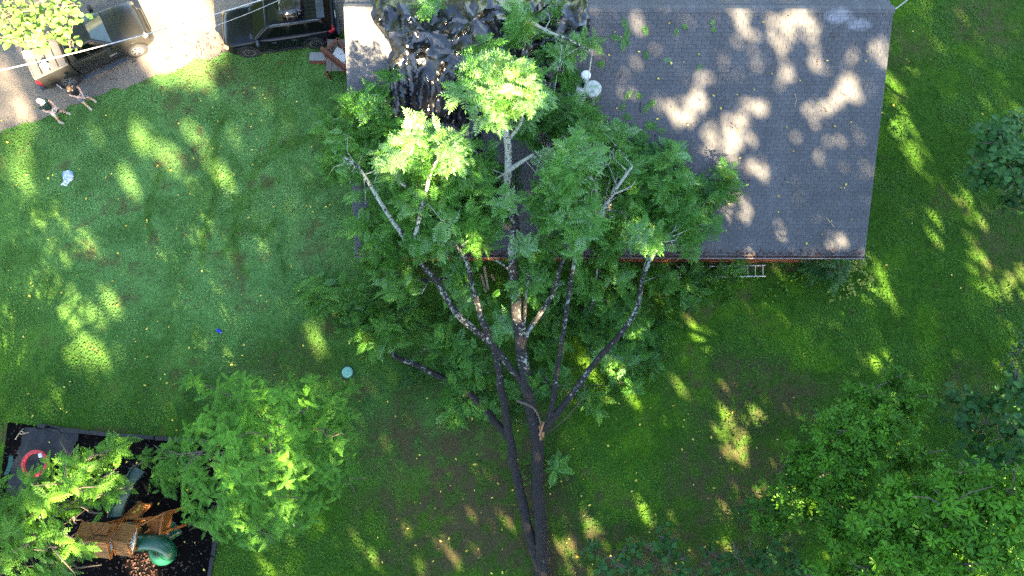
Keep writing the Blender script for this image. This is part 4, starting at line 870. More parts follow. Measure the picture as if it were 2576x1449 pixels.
tree('walnut_tree', 'bright green tree with long drooping fronds in front of the wooden playset', P(-60, 1330), [bl(250,1145,5.6,50,42,.6,.55),bl(190,1170,6.2,75,50,.8,.68),bl(240,1210,5.8,80,55,.8,.62),bl(140,1230,6.6,90,55,.9,.7),bl(60,1230,6.0,75,40,.8,.5),bl(50,1300,6.4,80,60,.8,.52),bl(200,1280,5.6,70,35,.7,.55),bl(110,1350,6.2,80,60,.9,.62),bl(30,1380,5.6,70,60,.8,.48),bl(150,1390,5.4,75,40,.7,.5),bl(60,1430,5.4,90,40,.8,.55),bl(180,1400,5.0,35,25,.4,.6),bl(290,1125,4.8,28,20,.3,.5),bl(-40,1330,6.5,80,120,1.,.5),bl(290,1230,4.6,40,25,.4,.45),bl(170,1435,5.0,50,25,.4,.55)],
     .16, 4.2, wa, (4, 7), (.34, .54), (-.35, .55), 'walnut_leaf', 'frond', 290, nb=2)
ok_ = [cluster(7, s) for s in (1, 2, 3, 4)]
tree('oak_tree', 'broad dense oak with small spoon-shaped leaves growing over the yard corner', P(2420, 1360), [bl(2320,1240,7.6,110,60,.8,.5),bl(2460,1220,8.2,100,60,.9,.6),bl(2250,1330,7.8,130,70,.9,.48),bl(2400,1310,8.6,140,80,1.0,.6),bl(2540,1290,8.8,90,80,1.0,.66),bl(2180,1400,7.4,120,60,.8,.48),bl(2330,1420,8.4,150,60,1.0,.58),bl(2500,1400,9.0,130,80,1.0,.62),bl(2100,1320,6.4,70,60,.8,.40),bl(2590,1220,8.0,70,60,.8,.58),bl(2120,1450,6.8,80,40,.6,.5)],
     .30, 12, ok_, (2, 4), (.19, .33), (.0, 1.2), 'oak_leaf', 'leaf_tuft', 280, spread=.3, nb=1)
tree('young_oak', 'slimmer paler oak with thin sunlit limbs behind the broad corner oak', P(2140, 1120), [bl(2190,1010,5.6,95,55,.8,.42),bl(2110,1080,6.0,80,60,.9,.46),bl(2220,1090,6.4,90,65,.9,.5),bl(2040,1150,5.2,70,55,.8,.40),bl(2140,1160,6.2,90,60,.9,.48),bl(2000,1230,4.6,85,60,.8,.32),bl(2120,1230,5.8,90,55,.8,.42),bl(1950,1290,4.0,70,55,.7,.28),bl(2050,1290,4.8,80,50,.7,.36),bl(2280,1020,4.6,70,50,.7,.36),bl(2250,960,4.2,40,30,.5,.42),bl(2290,1150,5.6,70,50,.7,.42)],
     .16, 15, ok_, (2, 4), (.16, .28), (.0, 1.2), 'oak_leaf', 'leaf_tuft', 280, spread=.3, nb=1)
he = [heart(s) for s in (1, 2, 3)]
tree('linden_tree', 'sunlit pale leafy branches hanging over the pickup truck bed', P(-90, 20), [bl(40,40,5.6,80,50,.7,.7),bl(120,35,5.4,70,45,.6,.7),bl(30,90,5.2,60,35,.6,.62),bl(90,85,5.0,60,35,.5,.66),bl(160,60,5.0,35,40,.4,.62),bl(165,100,4.6,20,25,.3,.55),bl(140,10,5.4,60,30,.5,.7),bl(90,115,4.6,45,15,.3,.5),bl(185,20,5.0,20,20,.3,.62)],
     .07, 4.6, he, (4, 7), (.16, .27), (-.3, .7), 'pale_leaf', 'leaf', 290, spread=.35, nb=2)
tree('redbud_tree', 'dark tree with round overlapping leaves at the edge of the side yard', P(2540, 430), [bl(2520,340,3.4,65,60,.8,.55),bl(2550,430,4.0,75,70,.9,.6),bl(2490,440,3.2,65,50,.7,.5),bl(2470,470,3.0,30,18,.3,.72),bl(2570,510,3.2,50,40,.6,.36),bl(2550,310,2.8,40,30,.5,.4),bl(2580,380,4.2,40,60,.6,.5)],
     .10, 9.5, he, (4, 7), (.16, .26), (-.3, .7), 'heart_leaf', 'leaf', 250, spread=.3, nb=1)
tree('redbud_sapling', 'dark sapling with long pointed leaves above the corner oak', P(2480, 1090), [bl(2500,1010,3.4,60,45,.6,.42),bl(2440,1060,3.4,55,45,.6,.36),bl(2540,1080,4.2,60,50,.7,.46),bl(2470,1120,3.8,60,40,.6,.4),bl(2560,980,3.8,40,40,.6,.5),bl(2420,1000,2.6,40,25,.4,.4),bl(2560,1150,4.4,50,35,.6,.42)],
     .07, 6.5, he, (4, 7), (.18, .30), (-.3, .7), 'heart_leaf', 'leaf', 250, spread=.35, nb=1)
tree('low_shrub', 'small ragged dark green shrub near the right edge of the yard', P(2540, 880), [bl(2555,900,.9,40,28,.4,.3),bl(2530,930,.7,35,22,.3,.32),bl(2570,860,1.0,25,30,.4,.35)], .03, 5.0, he, (4, 7), (.08, .14), (-.3, .7), 'heart_leaf', 'leaf', 60, cat='shrub', spread=.2, nb=1)
tree('heart_leaf_bush', 'dark bush of round heart-shaped leaves at the bottom edge below the oaks', P(1880, 1440), [bl(1840,1420,2.0,60,40,.5,.40),bl(1900,1400,2.4,55,50,.6,.30),bl(1960,1420,2.6,70,50,.6,.28),bl(1780,1395,1.7,35,35,.4,.42),bl(2020,1440,2.8,50,30,.6,.26),bl(1790,1450,1.8,60,20,.4,.42),bl(1960,1350,2.0,50,30,.4,.24),bl(1895,1280,1.4,35,18,.3,.28)],
     .04, 4.4, he, (4, 7), (.15, .24), (-.3, .6), 'heart_leaf', 'leaf', 280, cat='shrub', spread=.35, nb=2)
tree('redbud_bush', 'upright bush with teal round leaves on the bare soil near the leaning trunk', P(1640, 1450), [bl(1600,1430,1.8,60,25,.5,.45),bl(1660,1400,2.0,40,40,.4,.42),bl(1610,1370,1.6,30,22,.3,.46),bl(1680,1350,1.8,22,40,.3,.40),bl(1720,1440,1.9,50,20,.4,.42),bl(1530,1440,1.4,40,15,.3,.55),bl(1560,1400,1.4,30,20,.3,.42),bl(1490,1380,1.0,22,14,.2,.42),bl(1700,1400,1.8,25,30,.3,.38)],
     .03, 4.2, he, (4, 7), (.15, .24), (-.3, .6), 'heart_leaf', 'leaf', 260, cat='shrub', spread=.3, nb=2)
# plants along the front wall
sm = [frond(5, .34, .17, d, seed=60 + i, sweep=.35) for i, d in enumerate((.2, .4))]
tree('sumac_plant', 'dark plant with broad paired leaflets growing against the brick wall', P(2085, 690), [bl(2050,665,.9,30,18,.3,.32),bl(2090,700,.9,30,28,.3,.36),bl(2120,680,.8,25,25,.3,.42),bl(2050,690,.7,20,14,.3,.3)], .02, 3.6, sm, (4, 6), (.38, .6), (-.1, .5), 'heart_leaf', 'frond', 60, cat='plant', spread=.15, nb=1)
iv = [heart(s) for s in (11, 12)]
tree('ivy_mound', 'mound of yellow-green ivy at the right front corner of the house', P(2145, 700), [bl(2150,670,.35,35,28,.3,.62),bl(2130,710,.35,45,35,.3,.6),bl(2170,650,.4,25,18,.3,.7),bl(2110,740,.2,40,25,.15,.55),bl(2175,690,.25,25,40,.2,.62)], 0, 15, iv, (4, 7), (.07, .11), (.1, 1.1), 'ivy_leaf', 'leaf', 200, cat='plant', spread=.15)
tree('weed_patch', 'bright green leafy weeds growing behind the ladder along the brick wall', P(1850, 720), [bl(1720,690,.25,50,28,.2,.38),bl(1790,690,.3,50,32,.25,.34),bl(1860,705,.12,60,20,.1,.6),bl(1930,712,.12,60,24,.1,.62),bl(1990,700,.2,40,26,.15,.5),bl(1840,675,.5,30,20,.3,.7),bl(1770,740,.15,60,26,.12,.42),bl(1830,760,.12,50,20,.1,.46),bl(1900,745,.08,70,18,.06,.55),bl(1980,735,.08,50,20,.06,.5),bl(1960,670,.2,50,12,.2,.25),bl(1800,684,.55,50,18,.15,.42),bl(1765,690,.5,20,16,.12,.4),bl(1830,676,.6,26,14,.12,.6)], 0, 9, iv, (4, 7), (.07, .13), (.1, 1.1), 'weed_leaf', 'leaf', 200, cat='plant', spread=.2)
tree('wall_weeds', 'low weeds under the fallen limbs at the foot of the wall', P(1300, 720), [bl(1050,700,.15,80,30,.12,.4),bl(1200,720,.15,80,36,.12,.42),bl(1330,740,.15,80,40,.12,.45),bl(1460,740,.2,80,50,.15,.4),bl(1580,710,.2,80,40,.15,.36),bl(1400,820,.1,90,60,.08,.5),bl(1260,680,.2,90,16,.15,.25)], 0, 6, iv, (4, 7), (.06, .11), (.1, 1.1), 'weed_leaf', 'leaf', 60, cat='plant', spread=.2)
tree('trunk_suckers', 'small dark leafy suckers sprouting at the foot of the two fallen trunks', P(1395, 1200), [bl(1395,1180,.35,28,36,.3,.3),bl(1330,1190,.3,22,30,.25,.28)], 0, 4, sm, (3, 5), (.2, .34), (.0, .8), 'fallen_leaf', 'frond', 30, cat='plant')

# fallen leaves
def scat(px, py, z=0.02): return P(px, py, z)
pts = [scat(random.uniform(0, 900), random.uniform(230, 1060)) for _ in range(150)] + [scat(random.uniform(900, 2000), random.uniform(1000, 1449)) for _ in range(110)] + [scat(random.uniform(480, 700), random.uniform(0, 400)) for _ in range(22)] + [PR(random.uniform(1530, 2180), random.uniform(40, 625), .03) for _ in range(60)] + [scat(random.uniform(20, 520), random.uniform(1080, 1440), .04) for _ in range(26)] + [scat(random.uniform(2180, 2560), random.uniform(50, 900)) for _ in range(12)]
pts = np.array([p + [0, 0, .05] for p in pts]); litter('yellow_leaves', pts, (.05, .13), M['yellow_leaf'])
pts = []
for _ in range(95):
    q = (random.uniform(150, 900), random.uniform(150, 1000)) if random.random() < .7 else (random.uniform(1650, 2560), random.uniform(0, 1000))
    c = P(*q)
    if XL - .2 < c[0] < XR_ + .2 and c[1] > YE - .2: continue
    for _ in range(random.randint(3, 13)): pts.append(c + [random.gauss(0, .10), random.gauss(0, .10), .05])
for cx, cy, r, k in [(530,130,50,90),(490,120,40,40),(600,230,45,70),(700,230,25,30),(490,380,12,30),(475,280,14,30),(620,330,20,20),(660,190,25,30),(2420,70,50,60),(40,350,60,60),(560,190,40,60)]:
    for _ in range(k): pts.append(P(cx + random.gauss(0, r * .6), cy + random.gauss(0, r * .5), .05))
for _ in range(26):
    c = PR(random.uniform(1520, 2180), random.uniform(40, 600), .03)
    for _ in range(random.randint(1, 5)): q = c + [random.gauss(0, .06), random.gauss(0, .06), 0]; q[2] = zroof(q) + .04; pts.append(q)
litter('brown_leaves', np.array(pts), (.035, .085), M['brown_leaf'])
# ------------------------------------------------------------------ vehicles (x forward, y left)
def loft(stations, prof, mb=None, mi=0):
    """stations: dicts -> mirrored cross-sections joined along the length"""
    mb = mb or MB(); rings = []
    for st in stations:
        half = prof(*st[1:]); ring = [(st[0], y, z) for y, z in half] + [(st[0], -y, z) for y, z in reversed(half[1:] if half[0][0] == 0 else half)]
        rings.append(ring)
    k = len(rings[0]); fs = []
    for i in range(len(rings) - 1):
        for j in range(k):
            j2 = (j + 1) % k; fs.append((i * k + j, i * k + j2, (i + 1) * k + j2, (i + 1) * k + j))
    fs.append(tuple(range(k))); fs.append(tuple((len(rings) - 1) * k + j for j in reversed(range(k))))
    mb.add([v for r_ in rings for v in r_], fs, mi); return mb
def bodyprof(hw, zb, zs, zt, crown):
    return [(0, zt + crown), (hw * .5, zt + crown * .75), (hw * .82, zt + crown * .1), (hw * .93, zt - .03), (hw * .985, zs), (hw, (zs + zb) / 2 + .06), (hw * .985, zb + .12), (hw * .93, zb)]
def fixn(o):
    bm = bmesh.new(); bm.from_mesh(o.data); bmesh.ops.recalc_face_normals(bm, faces=bm.faces); bm.to_mesh(o.data); bm.free(); return o
def pane(mb, c, u0, u1, v0, v1, off=.012, mi=0, n=4):
    """patch on a four-cornered window area (c00 bottom-front, c10 bottom-rear, c11 top-rear, c01 top-front)"""
    c = [np.array(q, float) for q in c]
    nr = np.cross(c[1] - c[0], c[3] - c[0]); nr /= np.linalg.norm(nr)
    f = lambda u, v: (c[0] * (1 - u) + c[1] * u) * (1 - v) + (c[3] * (1 - u) + c[2] * u) * v
    q = [f(u0, v0), f(u1, v0), f(u1, v1), f(u0, v1)]; cen = sum(q) / 4
    for s_ in (1,):
        a = [p + nr * off for p in q]; b = [p - nr * .03 for p in q]
        mb.add(a + b, [(0, 1, 2, 3), (0, 4, 5, 1), (1, 5, 6, 2), (2, 6, 7, 3), (3, 7, 4, 0)], mi)
def wheel(root, x, y, r, wd, side, spokes=6):
    t = MB(); prof = [(r * .66, -wd / 2), (r * .9, -wd / 2), (r * .985, -wd / 2 + .03), (r, 0), (r * .985, wd / 2 - .03), (r * .9, wd / 2), (r * .66, wd / 2), (r * .62, wd / 2 - .05), (r * .62, -wd / 2)]
    b = len(t.v)
    t.lathe(prof, 32); t.v = [(x + vx, y + vz, r + vy) for vx, vy, vz in t.v]
    w_ = t.build('wheel', M['tyre'], root, True)
    h = MB(); yo = y + side * (wd / 2 - .03)
    for k in range(spokes):
        a = 2 * math.pi * k / spokes
        for da in (-.16, .16):
            p0 = (x + math.cos(a) * r * .10, yo, r + math.sin(a) * r * .10); p1 = (x + math.cos(a + da) * r * .62, yo - side * .01, r + math.sin(a + da) * r * .62); h.beam(p0, p1, .055, .04)
    h.lathe([(r * .60, -.02), (r * .66, -.02), (r * .66, .03), (r * .60, .03)], 32); m0 = len(h.v) - 128
    h.v[m0:] = [(x + a, yo + c * side, r + b) for a, b, c in h.v[m0:]]
    m0 = len(h.v); h.lathe([(0, .02), (r * .13, .02), (r * .13, -.03)], 16); h.v[m0:] = [(x + a, yo + c * side, r + b) for a, b, c in h.v[m0:]]
    fixn(h.build('rim', M['alloy'], w_, False))
    d = MB().lathe([(0, 0), (r * .62, 0), (r * .62, -.05), (0, -.05)], 24); d.v = [(x + a, yo - side * .05 + c * side, r + b) for a, b, c in d.v]; fixn(d.build('brake_disc', M['trim_dark'], w_))
def arch(mb, x, y, r, side, mi=0):
    pts = []
    for k in range(13):
        a = math.pi * (k / 12) ; pts.append((x + math.cos(a) * (r + .07), y, r + .02 + math.sin(a) * (r + .07)))
    b = len(mb.v)
    for p in pts:
        for dr, dy in ((0, .03), (.06, .035), (.07, -.05), (-.02, -.05)):
            ax, az = p[0] - x, p[2] - r; L = math.hypot(ax, az); mb.v.append((x + ax * (1 + dr / L), y + side * dy, r + az * (1 + dr / L)))
    for i in range(12):
        for k in range(4):
            k2 = (k + 1) % 4; mb.f.append((b + i * 4 + k, b + i * 4 + k2, b + i * 4 + 4 + k2, b + i * 4 + 4 + k)); mb.m.append(mi)
def well(mb, x, y, r, side):
    mb.lathe([(0, 0), (r + .085, 0), (r + .085, -.02), (0, -.02)], 28); k = 28 * 4; mb.v[-k:] = [(x + a, y + side * c, r + .02 + b) for a, b, c in mb.v[-k:]]

# pickup
fw, rw = P(342.5, 122.5, .40), P(172.5, 200, .40); dv = (fw - rw)[:2]; WB = np.linalg.norm(dv); hd = math.atan2(dv[1], dv[0]); TK = .84
cen = (fw + rw)[:2] / 2 + np.array([-math.sin(hd), math.cos(hd)]) * TK
print('truck wheelbase', WB)
tk = thing('pickup_truck', 'dark bronze pickup truck with a folding bed cover parked on the gravel', 'truck', (cen[0], cen[1], 0), hd)
k = WB / 3.7; xf, xr_ = WB / 2, -WB / 2
mb = loft([(xf + 1.00 * k, .72, .42, .80, .92, .02), (xf + .92 * k, .88, .38, .92, 1.06, .03), (xf + .70 * k, .96, .34, 1.02, 1.17, .05), (xf + .1 * k, .99, .34, 1.08, 1.24, .06), (xf - .55 * k, 1.0, .34, 1.12, 1.30, .06), (xf - .85 * k, 1.0, .34, 1.14, 1.28, .03), (xf - 1.6 * k, 1.0, .34, 1.14, 1.28, .02), (xr_ + .78 * k, 1.0, .36, 1.14, 1.30, .0)], bodyprof)
fixn(mb.build('body', M['truck_paint'], tk, True))
mb = loft([(xr_ + .72 * k, 1.0, .38, 1.20, 1.36, .0), (xr_ + .2 * k, 1.0, .40, 1.20, 1.36, 0), (xr_ - .9 * k, .99, .42, 1.20, 1.36, 0), (xr_ - 1.10 * k, .97, .48, 1.18, 1.35, 0)], bodyprof)
fixn(mb.build('bed', M['truck_paint'], tk, True))
# cab
x0b, x0t, x1t, x1b = xf - .60 * k, xf - 1.42 * k, xr_ + .98 * k, xr_ + .80 * k; zb, zt = 1.27, 1.90; yb, yt = .93, .70
C = {('f', 'b'): x0b, ('f', 't'): x0t, ('r', 't'): x1t, ('r', 'b'): x1b}
mb = MB(); mb.add([(x0b, -yb, zb), (x0b, yb, zb), (x1b, yb, zb), (x1b, -yb, zb), (x0t, -yt, zt), (x0t, yt, zt), (x1t, yt, zt), (x1t, -yt, zt)], [(0, 1, 2, 3), (4, 5, 6, 7), (0, 1, 5, 4), (1, 2, 6, 5), (2, 3, 7, 6), (3, 0, 4, 7)])
cab = mb.build('cab', M['truck_paint'], tk, True, bevel=.075, seg=4)
mb = MB(); pane(mb, [(x0b, -yb, zb), (x0b, yb, zb), (x0t, yt, zt), (x0t, -yt, zt)], .06, .94, .10, .90); mb.build('windshield', M['glass_green'], cab)
for sd in (1, -1):
    c = [(x0b, sd * yb, zb), (x1b, sd * yb, zb), (x1t, sd * yt, zt), (x0t, sd * yt, zt)]
    if sd < 0: c = [c[1], c[0], c[3], c[2]]
    for a, b in (((.20, .50), (.56, .84)) if sd > 0 else ((.16, .44), (.50, .80))): mb = MB(); pane(mb, c, a[0] if 0 else a, b, .12, .86) if 0 else pane(mb, c, a, b, .14, .86); mb.build('side_window', M['dark_glass'], cab)
    for xx in (xf - .95 * k, xf - 2.0 * k): MB().box((xx - .55, sd * 1.0, 1.03), (.22, .05, .05)).build('door_handle', M['trim_dark'], tk)
    mb = MB(); mb.box((xf - .95 * k, sd * 1.16, 1.38), (.16, .26, .22)); mb.beam((xf - .95 * k, sd * .95, 1.28), (xf - .95 * k, sd * 1.1, 1.34), .06, .06); mb.build('mirror', M['trim_dark'], tk, True, bevel=.02)
    mb = MB(); mb.box(((xf + xr_) / 2, sd * 1.12, .42), (WB - 1.15, .20, .06)); mb.build('running_board', M['suv_grey'], tk, bevel=.012)
    for xx in (xf, xr_): wheel(tk, xx, sd * .86, .41, .28, sd, 6)
    [fixn((lambda m_: (arch(m_, xx, sd * .99, .41, sd), m_.build('wheel_arch', M['truck_paint'], tk, True))[1])(MB())) for xx in (xf, xr_)]
    [fixn((lambda m_: (well(m_, xx, sd * .985, .41, sd), m_.build('wheel_well', M['trim_dark'], tk))[1])(MB())) for xx in (xf, xr_)]
    mb = MB(); mb.box((xf + .82 * k, sd * .82, 1.0), (.22, .30, .16), Matrix.Rotation(sd * -.45, 3, 'Z')); mb.build('headlight', M['lamp_lens'], tk, True, bevel=.03)
    mb = MB(); mb.box((xr_ - 1.06 * k, sd * .93, 1.08), (.12, .14, .36)); mb.build('tail_light', M['red_lens'], tk, True, bevel=.02)
    mb = MB(); mb.box((xr_ - .52 * k, sd * .93, .48), (.03, .24, .36)); mb.build('mud_flap', M['white_trim'] if sd < 0 else M['trim_dark'], tk)
    mb = MB(); mb.box((xf - 1.0 * k, sd * 1.006, .86), (.34, .015, .07)); mb.build('door_badge', M['chrome'], tk)
mb = MB(); pane(mb, [(x1b, yb, zb), (x1b, -yb, zb), (x1t, -yt, zt), (x1t, yt, zt)], .1, .9, .2, .9); mb.build('rear_window', M['glass'], cab)
mb = MB(); mb.box((xf + .98 * k, 0, .78), (.10, 1.1, .30)); mb.build('grille', M['trim_dark'], tk, bevel=.02)
fixn(loft([(xf + .90 * k, .97, .42, .58, .66, 0), (xf + 1.10 * k, .80, .44, .58, .64, 0)], bodyprof).build('front_bumper', M['truck_paint'], tk, True))
mb = MB(); mb.box((xr_ - 1.2 * k, 0, .60), (.22, 1.86, .20)); mb.build('rear_bumper', M['suv_grey'], tk, True, bevel=.03)
L0, L1 = xr_ + .66 * k, xr_ - 1.04 * k; npl = 4
for i in range(npl):
    a = L0 + (L1 - L0) * i / npl; b = L0 + (L1 - L0) * (i + 1) / npl; mb = MB(); mb.box(((a + b) / 2, 0, 1.385), (abs(b - a) - .05, 1.66, .035)); mb.build('cover_panel', M['tonneau'], tk, bevel=.01)
mb = MB()
for sd in (1, -1): mb.box(((L0 + L1) / 2, sd * .89, 1.38), (abs(L1 - L0) + .05, .11, .05))
mb.box((L1 - .02, 0, 1.38), (.07, 1.7, .05)); mb.build('bed_rail', M['tonneau'], tk, bevel=.015)
mb = MB(); mb.box(((L0 + L1) / 2, 0, 1.362), (abs(L1 - L0), 1.66, .01)); mb.build('cover_hinge', M['trim_dark'], tk)
mb = MB(); mb.beam((x0b + .05, -.7, zb + .03), (x0b - .12, .75, zb + .06), .05, .02); mb.beam((x0b + .05, -.1, zb + .03), (x0b - .05, .85, zb + .06), .03, .02); mb.build('wiper', M['trim_dark'], tk)
mb = MB(); mb.tube([(x1b + .25, .3, zt - .01), (x1b + .12, .3, zt + .06), (x1b + .0, .3, zt + .05)], [.05, .03, .01], 8); mb.build('antenna', M['white_plastic'], tk, True)
def bundle(name, label, cat, pos, size, mat, seed, rz=0):
    """soft crumpled bundle"""
    q = np.random.default_rng(seed); bm = bmesh.new(); bmesh.ops.create_icosphere(bm, subdivisions=4, radius=1)
    for v in bm.verts:
        c = np.array(v.co); c = np.sign(c) * np.abs(c) ** .55; f_ = 1 + .16 * (fbm(c[0] * 2.2 + seed, c[1] * 2.2 + c[2] * 1.7, 3) - .5) * 2 - .10 * abs(math.sin(6 * (c[0] + .7 * c[1]) + seed + 3 * vn(c[0] * 2, c[2] * 2 + 5)))
        c = c * f_ * np.array(size) / 2; c[2] += size[2] / 2; c[2] = max(c[2], 0.0); v.co = c
    me = bpy.data.meshes.new(name); bm.to_mesh(me); bm.free(); me.materials.append(mat); me.polygons.foreach_set('use_smooth', [True] * len(me.polygons)); me.set_sharp_from_angle(angle=R(25))
    o = link(name, me, None, pos); o.rotation_euler = (0, 0, rz); tag(o, label, cat); return o
def onz(p, z): return (p[0], p[1], z)
bundle('white_bag', 'white bag on the bed cover near the tailgate and the overhanging leaves', 'bag', onz(P(69, 136, 1.5), 1.405), (.38, .36, .22), M['white_plastic'], 3, .5)
bundle('white_bag', 'smaller white bag on the bed cover by the driver-side rail', 'bag', onz(P(112, 165, 1.5), 1.405), (.36, .32, .20), M['white_plastic'], 8, .9)['label'] = 'smaller white bag on the bed cover nearest the rear wheel'

# SUV
fw, rw = P(627.5, 126, .37), P(794, 103.7, .37); dv = (fw - rw)[:2]; WB = np.linalg.norm(dv); hd = math.atan2(dv[1], dv[0]); TK = .83
cen = (fw + rw)[:2] / 2 + np.array([math.sin(hd), -math.cos(hd)]) * TK
print('suv wheelbase', WB)
sv = thing('black_suv', 'black sport utility vehicle with a covered load on its roof', 'car', (cen[0], cen[1], 0), hd); k = WB / 2.87; xf, xr_ = WB / 2, -WB / 2
mb = loft([(xf + .92 * k, .70, .34, .72, .82, .02), (xf + .84 * k, .86, .28, .84, .94, .03), (xf + .6 * k, .95, .25, .92, 1.02, .05), (xf + .05 * k, .985, .25, .98, 1.10, .06), (xf - .5 * k, .99, .25, 1.02, 1.15, .04), (xf - 1.2 * k, .99, .25, 1.04, 1.14, .02), (xr_ + .3 * k, .99, .26, 1.06, 1.16, .0), (xr_ - .55 * k, .97, .30, 1.06, 1.16, 0), (xr_ - .98 * k, .90, .40, 1.0, 1.12, 0), (xr_ - 1.05 * k, .84, .46, .96, 1.06, 0)], bodyprof)
fixn(mb.build('body', M['suv_paint'], sv, True))
x0b, x0t, x1t, x1b = xf - .42 * k, xf - 1.18 * k, xr_ - .62 * k, xr_ - .93 * k; zb, zt = 1.12, 1.74; yb, yt = .92, .68
mb = MB(); mb.add([(x0b, -yb, zb), (x0b, yb, zb), (x1b, yb, zb), (x1b, -yb, zb), (x0t, -yt, zt), (x0t, yt, zt), (x1t, yt, zt), (x1t, -yt, zt)], [(0, 1, 2, 3), (4, 5, 6, 7), (0, 1, 5, 4), (1, 2, 6, 5), (2, 3, 7, 6), (3, 0, 4, 7)])
cab = mb.build('cabin', M['suv_paint'], sv, True, bevel=.08, seg=4)
mb = MB(); pane(mb, [(x0b, -yb, zb), (x0b, yb, zb), (x0t, yt, zt), (x0t, -yt, zt)], .06, .94, .10, .92); mb.build('windshield', M['dark_glass'], cab)
for sd in (1, -1):
    c = [(x0b, sd * yb, zb), (x1b, sd * yb, zb), (x1t, sd * yt, zt), (x0t, sd * yt, zt)]; segs = ((.15, .40), (.43, .67), (.72, .93))
    if sd < 0: c = [c[1], c[0], c[3], c[2]]; segs = tuple((1 - b, 1 - a) for a, b in segs)
    for a, b in segs: mb = MB(); pane(mb, c, a, b, .16, .86); mb.build('side_window', M['dark_glass'], cab)
    mb = MB(); mb.tube([(x0t - .15, sd * .70, zt + .01), (x0t - .3, sd * .70, zt + .055), (x1t + .3, sd * .70, zt + .055), (x1t + .12, sd * .70, zt + .01)], .022, 8); mb.build('roof_rail', M['suv_grey'], sv, True)
    for xx in (xf, xr_): wheel(sv, xx, sd * .86, .385, .25, sd, 5)
    [fixn((lambda m_: (arch(m_, xx, sd * .975, .385, sd), m_.build('wheel_arch', M['trim_dark'], sv, True))[1])(MB())) for xx in (xf, xr_)]
    [fixn((lambda m_: (well(m_, xx, sd * .982, .385, sd), m_.build('wheel_well', M['trim_dark'], sv))[1])(MB())) for xx in (xf, xr_)]
    mb = MB(); mb.box((xf - .62 * k, sd * 1.08, 1.16), (.14, .24, .17)); mb.build('mirror', M['suv_grey'], sv, True, bevel=.03)
    for xx in (xf - 1.25 * k, xf - 2.1 * k): mb = MB(); mb.box((xx, sd * .99, .94), (.22, .05, .04)); mb.build('door_handle', M['suv_grey'], sv)
    mb = MB(); mb.box((xf + .76 * k, sd * .78, .88), (.2, .34, .10), Matrix.Rotation(sd * -.5, 3, 'Z')); mb.build('headlight', M['amber_lens'], sv, True, bevel=.025)
    mb = MB(); mb.box((xr_ - .86 * k, sd * .80, 1.10), (.30, .26, .14), Matrix.Rotation(sd * .35, 3, 'Z')); mb.build('tail_light', M['red_lens'], sv, True, bevel=.03)
    mb = MB(); mb.box(((xf + xr_) / 2, sd * .985, .30), (WB - 1.0, .06, .10)); mb.build('sill', M['trim_dark'], sv)
mb = MB(); pane(mb, [(x1b, yb, zb), (x1b, -yb, zb), (x1t, -yt, zt), (x1t, yt, zt)], .08, .92, .15, .85); mb.build('rear_window', M['glass'], cab)
mb = MB(); mb.box((x0t - .45, 0, zt + .003), (.62, 1.0, .012)); mb.build('sunroof', M['glass'], cab)
mb = MB(); mb.box((x1t + .02, 0, zt + .012), (.34, 1.22, .03)); mb.build('spoiler', M['suv_grey'], cab, True, bevel=.012)
mb = MB()
for y_ in (-.45, -.27, -.09, .09, .27, .45): mb.box((x1t + .55, y_, zt + .004), (.62, .016, .012))
mb.build('roof_rib', M['trim_dark'], cab)
mb = MB(); mb.box((xr_ - 1.06 * k, 0, .62), (.18, 1.66, .14)); mb.build('rear_bumper', M['suv_grey'], sv, True, bevel=.03)
mb = MB(); mb.box((xr_ - 1.04 * k, 0, .92), (.03, .36, .16), Matrix.Rotation(R(-22), 3, 'Y')); mb.build('licence_plate', M['plate'], sv)
mb = MB(); mb.box((xf + .91 * k, 0, .70), (.06, 1.0, .16)); mb.build('grille', M['chrome'], sv, bevel=.015)
mb = MB(); mb.beam((x0b + .03, -.75, zb + .03), (x0b + .06, .8, zb + .03), .10, .03); mb.build('cowl', M['suv_grey'], sv)
hv = np.array([math.cos(hd), math.sin(hd)]); q = cen + hv * (x0t - 1.20 + .0); cg = bundle('roof_cargo', 'bundle wrapped in black plastic strapped on the black vehicle roof', 'luggage', (q[0], q[1], zt + .03), (1.05, 1.0, .42), M['tarp'], 5, hd)
mb = MB()
for dx in (-.25, .2): mb.tube([(dx, -.54, .0), (dx, -.45, .36), (dx, 0, .44), (dx, .45, .36), (dx, .54, .0)], .014, 6)
mb.build('strap', M['trim_dark'], cg)

